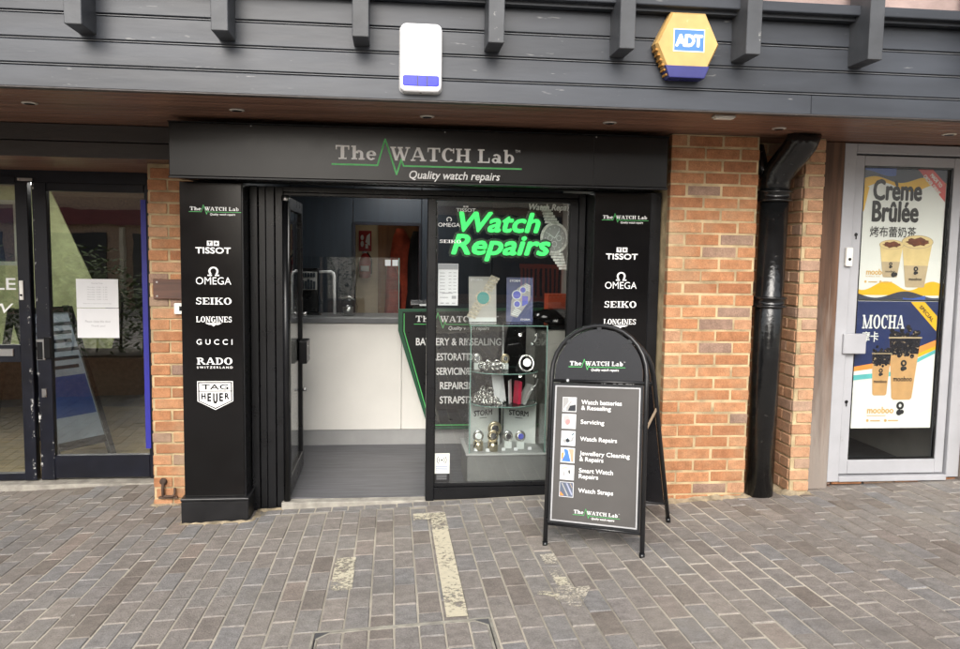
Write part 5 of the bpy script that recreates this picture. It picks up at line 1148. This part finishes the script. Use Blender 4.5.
# plaque, switch and iron bracket on the left pier
t = thing('wooden_plaque', 'dark wooden plaque screwed to the left brick pier', 'plaque', (-1.4, 5.35, 1.43))
obj('plate', bx(-1.535, -1.27, 5.332, 5.352, 1.376, 1.504, bev=.003), PLAQUE, t)
m = MB()
for x, z in ((-1.51, 1.485), (-1.51, 1.395), (-1.285, 1.485)): m.lathe([(.006, 0), (.006, .003)], (x, 5.332, z), 8, (0, -1, 0))
each('screw', m, STEEL, t)
t = thing('switch_box', 'small white switch box below the wooden plaque on the brick pier', 'switch', (-1.37, 5.35, 1.31))
obj('box', bx(-1.405, -1.33, 5.325, 5.353, 1.278, 1.35, bev=.005), LENSP, t)
obj('slot', bx(-1.372, -1.355, 5.3235, 5.3248, 1.30, 1.33), IRON, t)
m = MB(); m.tube([(-1.50, 5.345, .165), (-1.502, 5.335, .12), (-1.50, 5.335, .07)], .010, 8); m.tube([(-1.50, 5.335, .07), (-1.44, 5.33, .068), (-1.425, 5.33, .085), (-1.424, 5.335, .125)], .008, 8); m.lathe([(.022, -.012), (.025, 0), (.012, .012)], (-1.5, 5.345, .165), 10, (0, -1, 0)); m.box(-1.53, -1.41, 5.335, 5.353, .052, .064)
tag(obj('iron_bracket', m, RUST), 'rusty iron bracket at the foot of the left brick pier', 'bracket')

# ------------------------------------------------------------------ across the street (seen only in the glass)
for X0, X1, lab, band in ((-15, -4.6, 'brown brick building with dark windows and a red shop band across the street', REDBAND), (.8, 8.5, 'pale brick building with dark windows and a cream band across the street', CREAMB)):
    zb = gz(X0, -9)-.6; t = thing('facing_building', lab, 'building', ((X0+X1)/2, -10, zb)); n = int((X1-X0)/2.6); wd = (X1-X0)/n
    obj('wall', bx(X0, X1, -14, -10, zb, 4.6), OPPB, t); obj('roof', bx(X0-.15, X1+.15, -14.2, -9.8, 4.6, 4.8), BEAM, t)
    obj('shop_band', bx(X0+.3, X1-.3, -9.99, -9.8, zb+3.1, zb+3.5), band, t)
    for k in range(n):
        a = X0+wd*k
        obj('window', bx(a+.35, a+wd-.35, -9.99, -9.93, zb+.9, zb+2.9), DARKWIN, t); obj('pillar', bx(a+.05, a+.17, -9.97, -9.75, zb, zb+3.05), CREAMB, t)
def hedge(x0, x1, y0, y1, label):
    z0 = gz((x0+x1)/2, (y0+y1)/2); t = thing('hedge_planter', label, 'planter', ((x0+x1)/2, (y0+y1)/2, z0))
    obj('trough', bx(x0, x1, y0, y1, z0-.1, z0+.42, bev=.01), OPPB, t); obj('soil', bx(x0+.05, x1-.05, y0+.05, y1-.05, z0+.421, z0+.44), BUMPER, t)
    m = MB()
    for k in range(2600):
        x = random.uniform(x0, x1); y = random.uniform(y0, y1); z = z0+.45+random.random()**.8*(.95+.18*math.sin(x*5)+.12*math.sin(y*9)); a = random.uniform(0, 6.3); s = random.uniform(.03, .06); d = Vector((math.cos(a), math.sin(a), random.uniform(-.5, .7)))*s; e2 = Vector((-math.sin(a), math.cos(a), random.uniform(-.3, .3)))*s*.45; p = Vector((x, y, z))
        m.face([p-d, p+e2, p+d, p-e2])
    obj('foliage', m, LEAF, t)
    m = MB()
    for k in range(7): x = x0+(x1-x0)*(k+.5)/7; m.tube([(x, (y0+y1)/2, z0+.4), (x+.03, (y0+y1)/2, z0+1.1)], .015, 6)
    each('stem', m, BEAM, t)
hedge(-4.6, -2.75, 2.2, 3.0, 'green hedge in a brick trough out in the street facing the glazed door')
hedge(-3.2, -.6, -4.2, -3.4, 'green hedge in a brick trough in the middle of the street')
t = thing('plastic_barrier', 'orange plastic barrier in front of the building across the street', 'barrier', (3.6, -8.5, gz(3.6, -8.5))); z0 = gz(3.6, -8.5)
m = MB(); m.box(3.0, 4.3, -8.52, -8.46, z0+.9, z0+1.0, bev=.01); m.box(3.0, 4.3, -8.52, -8.46, z0+.12, z0+.22, bev=.01)
for k in range(12): m.box(3.02+.11*k, 3.07+.11*k, -8.51, -8.47, z0+.2, z0+.92)
obj('panel', m, ORANGE, t)
m = MB(); m.box(3.1, 3.18, -8.75, -8.25, z0, z0+.13); m.box(4.1, 4.18, -8.75, -8.25, z0, z0+.13); each('foot', m, IRON, t)
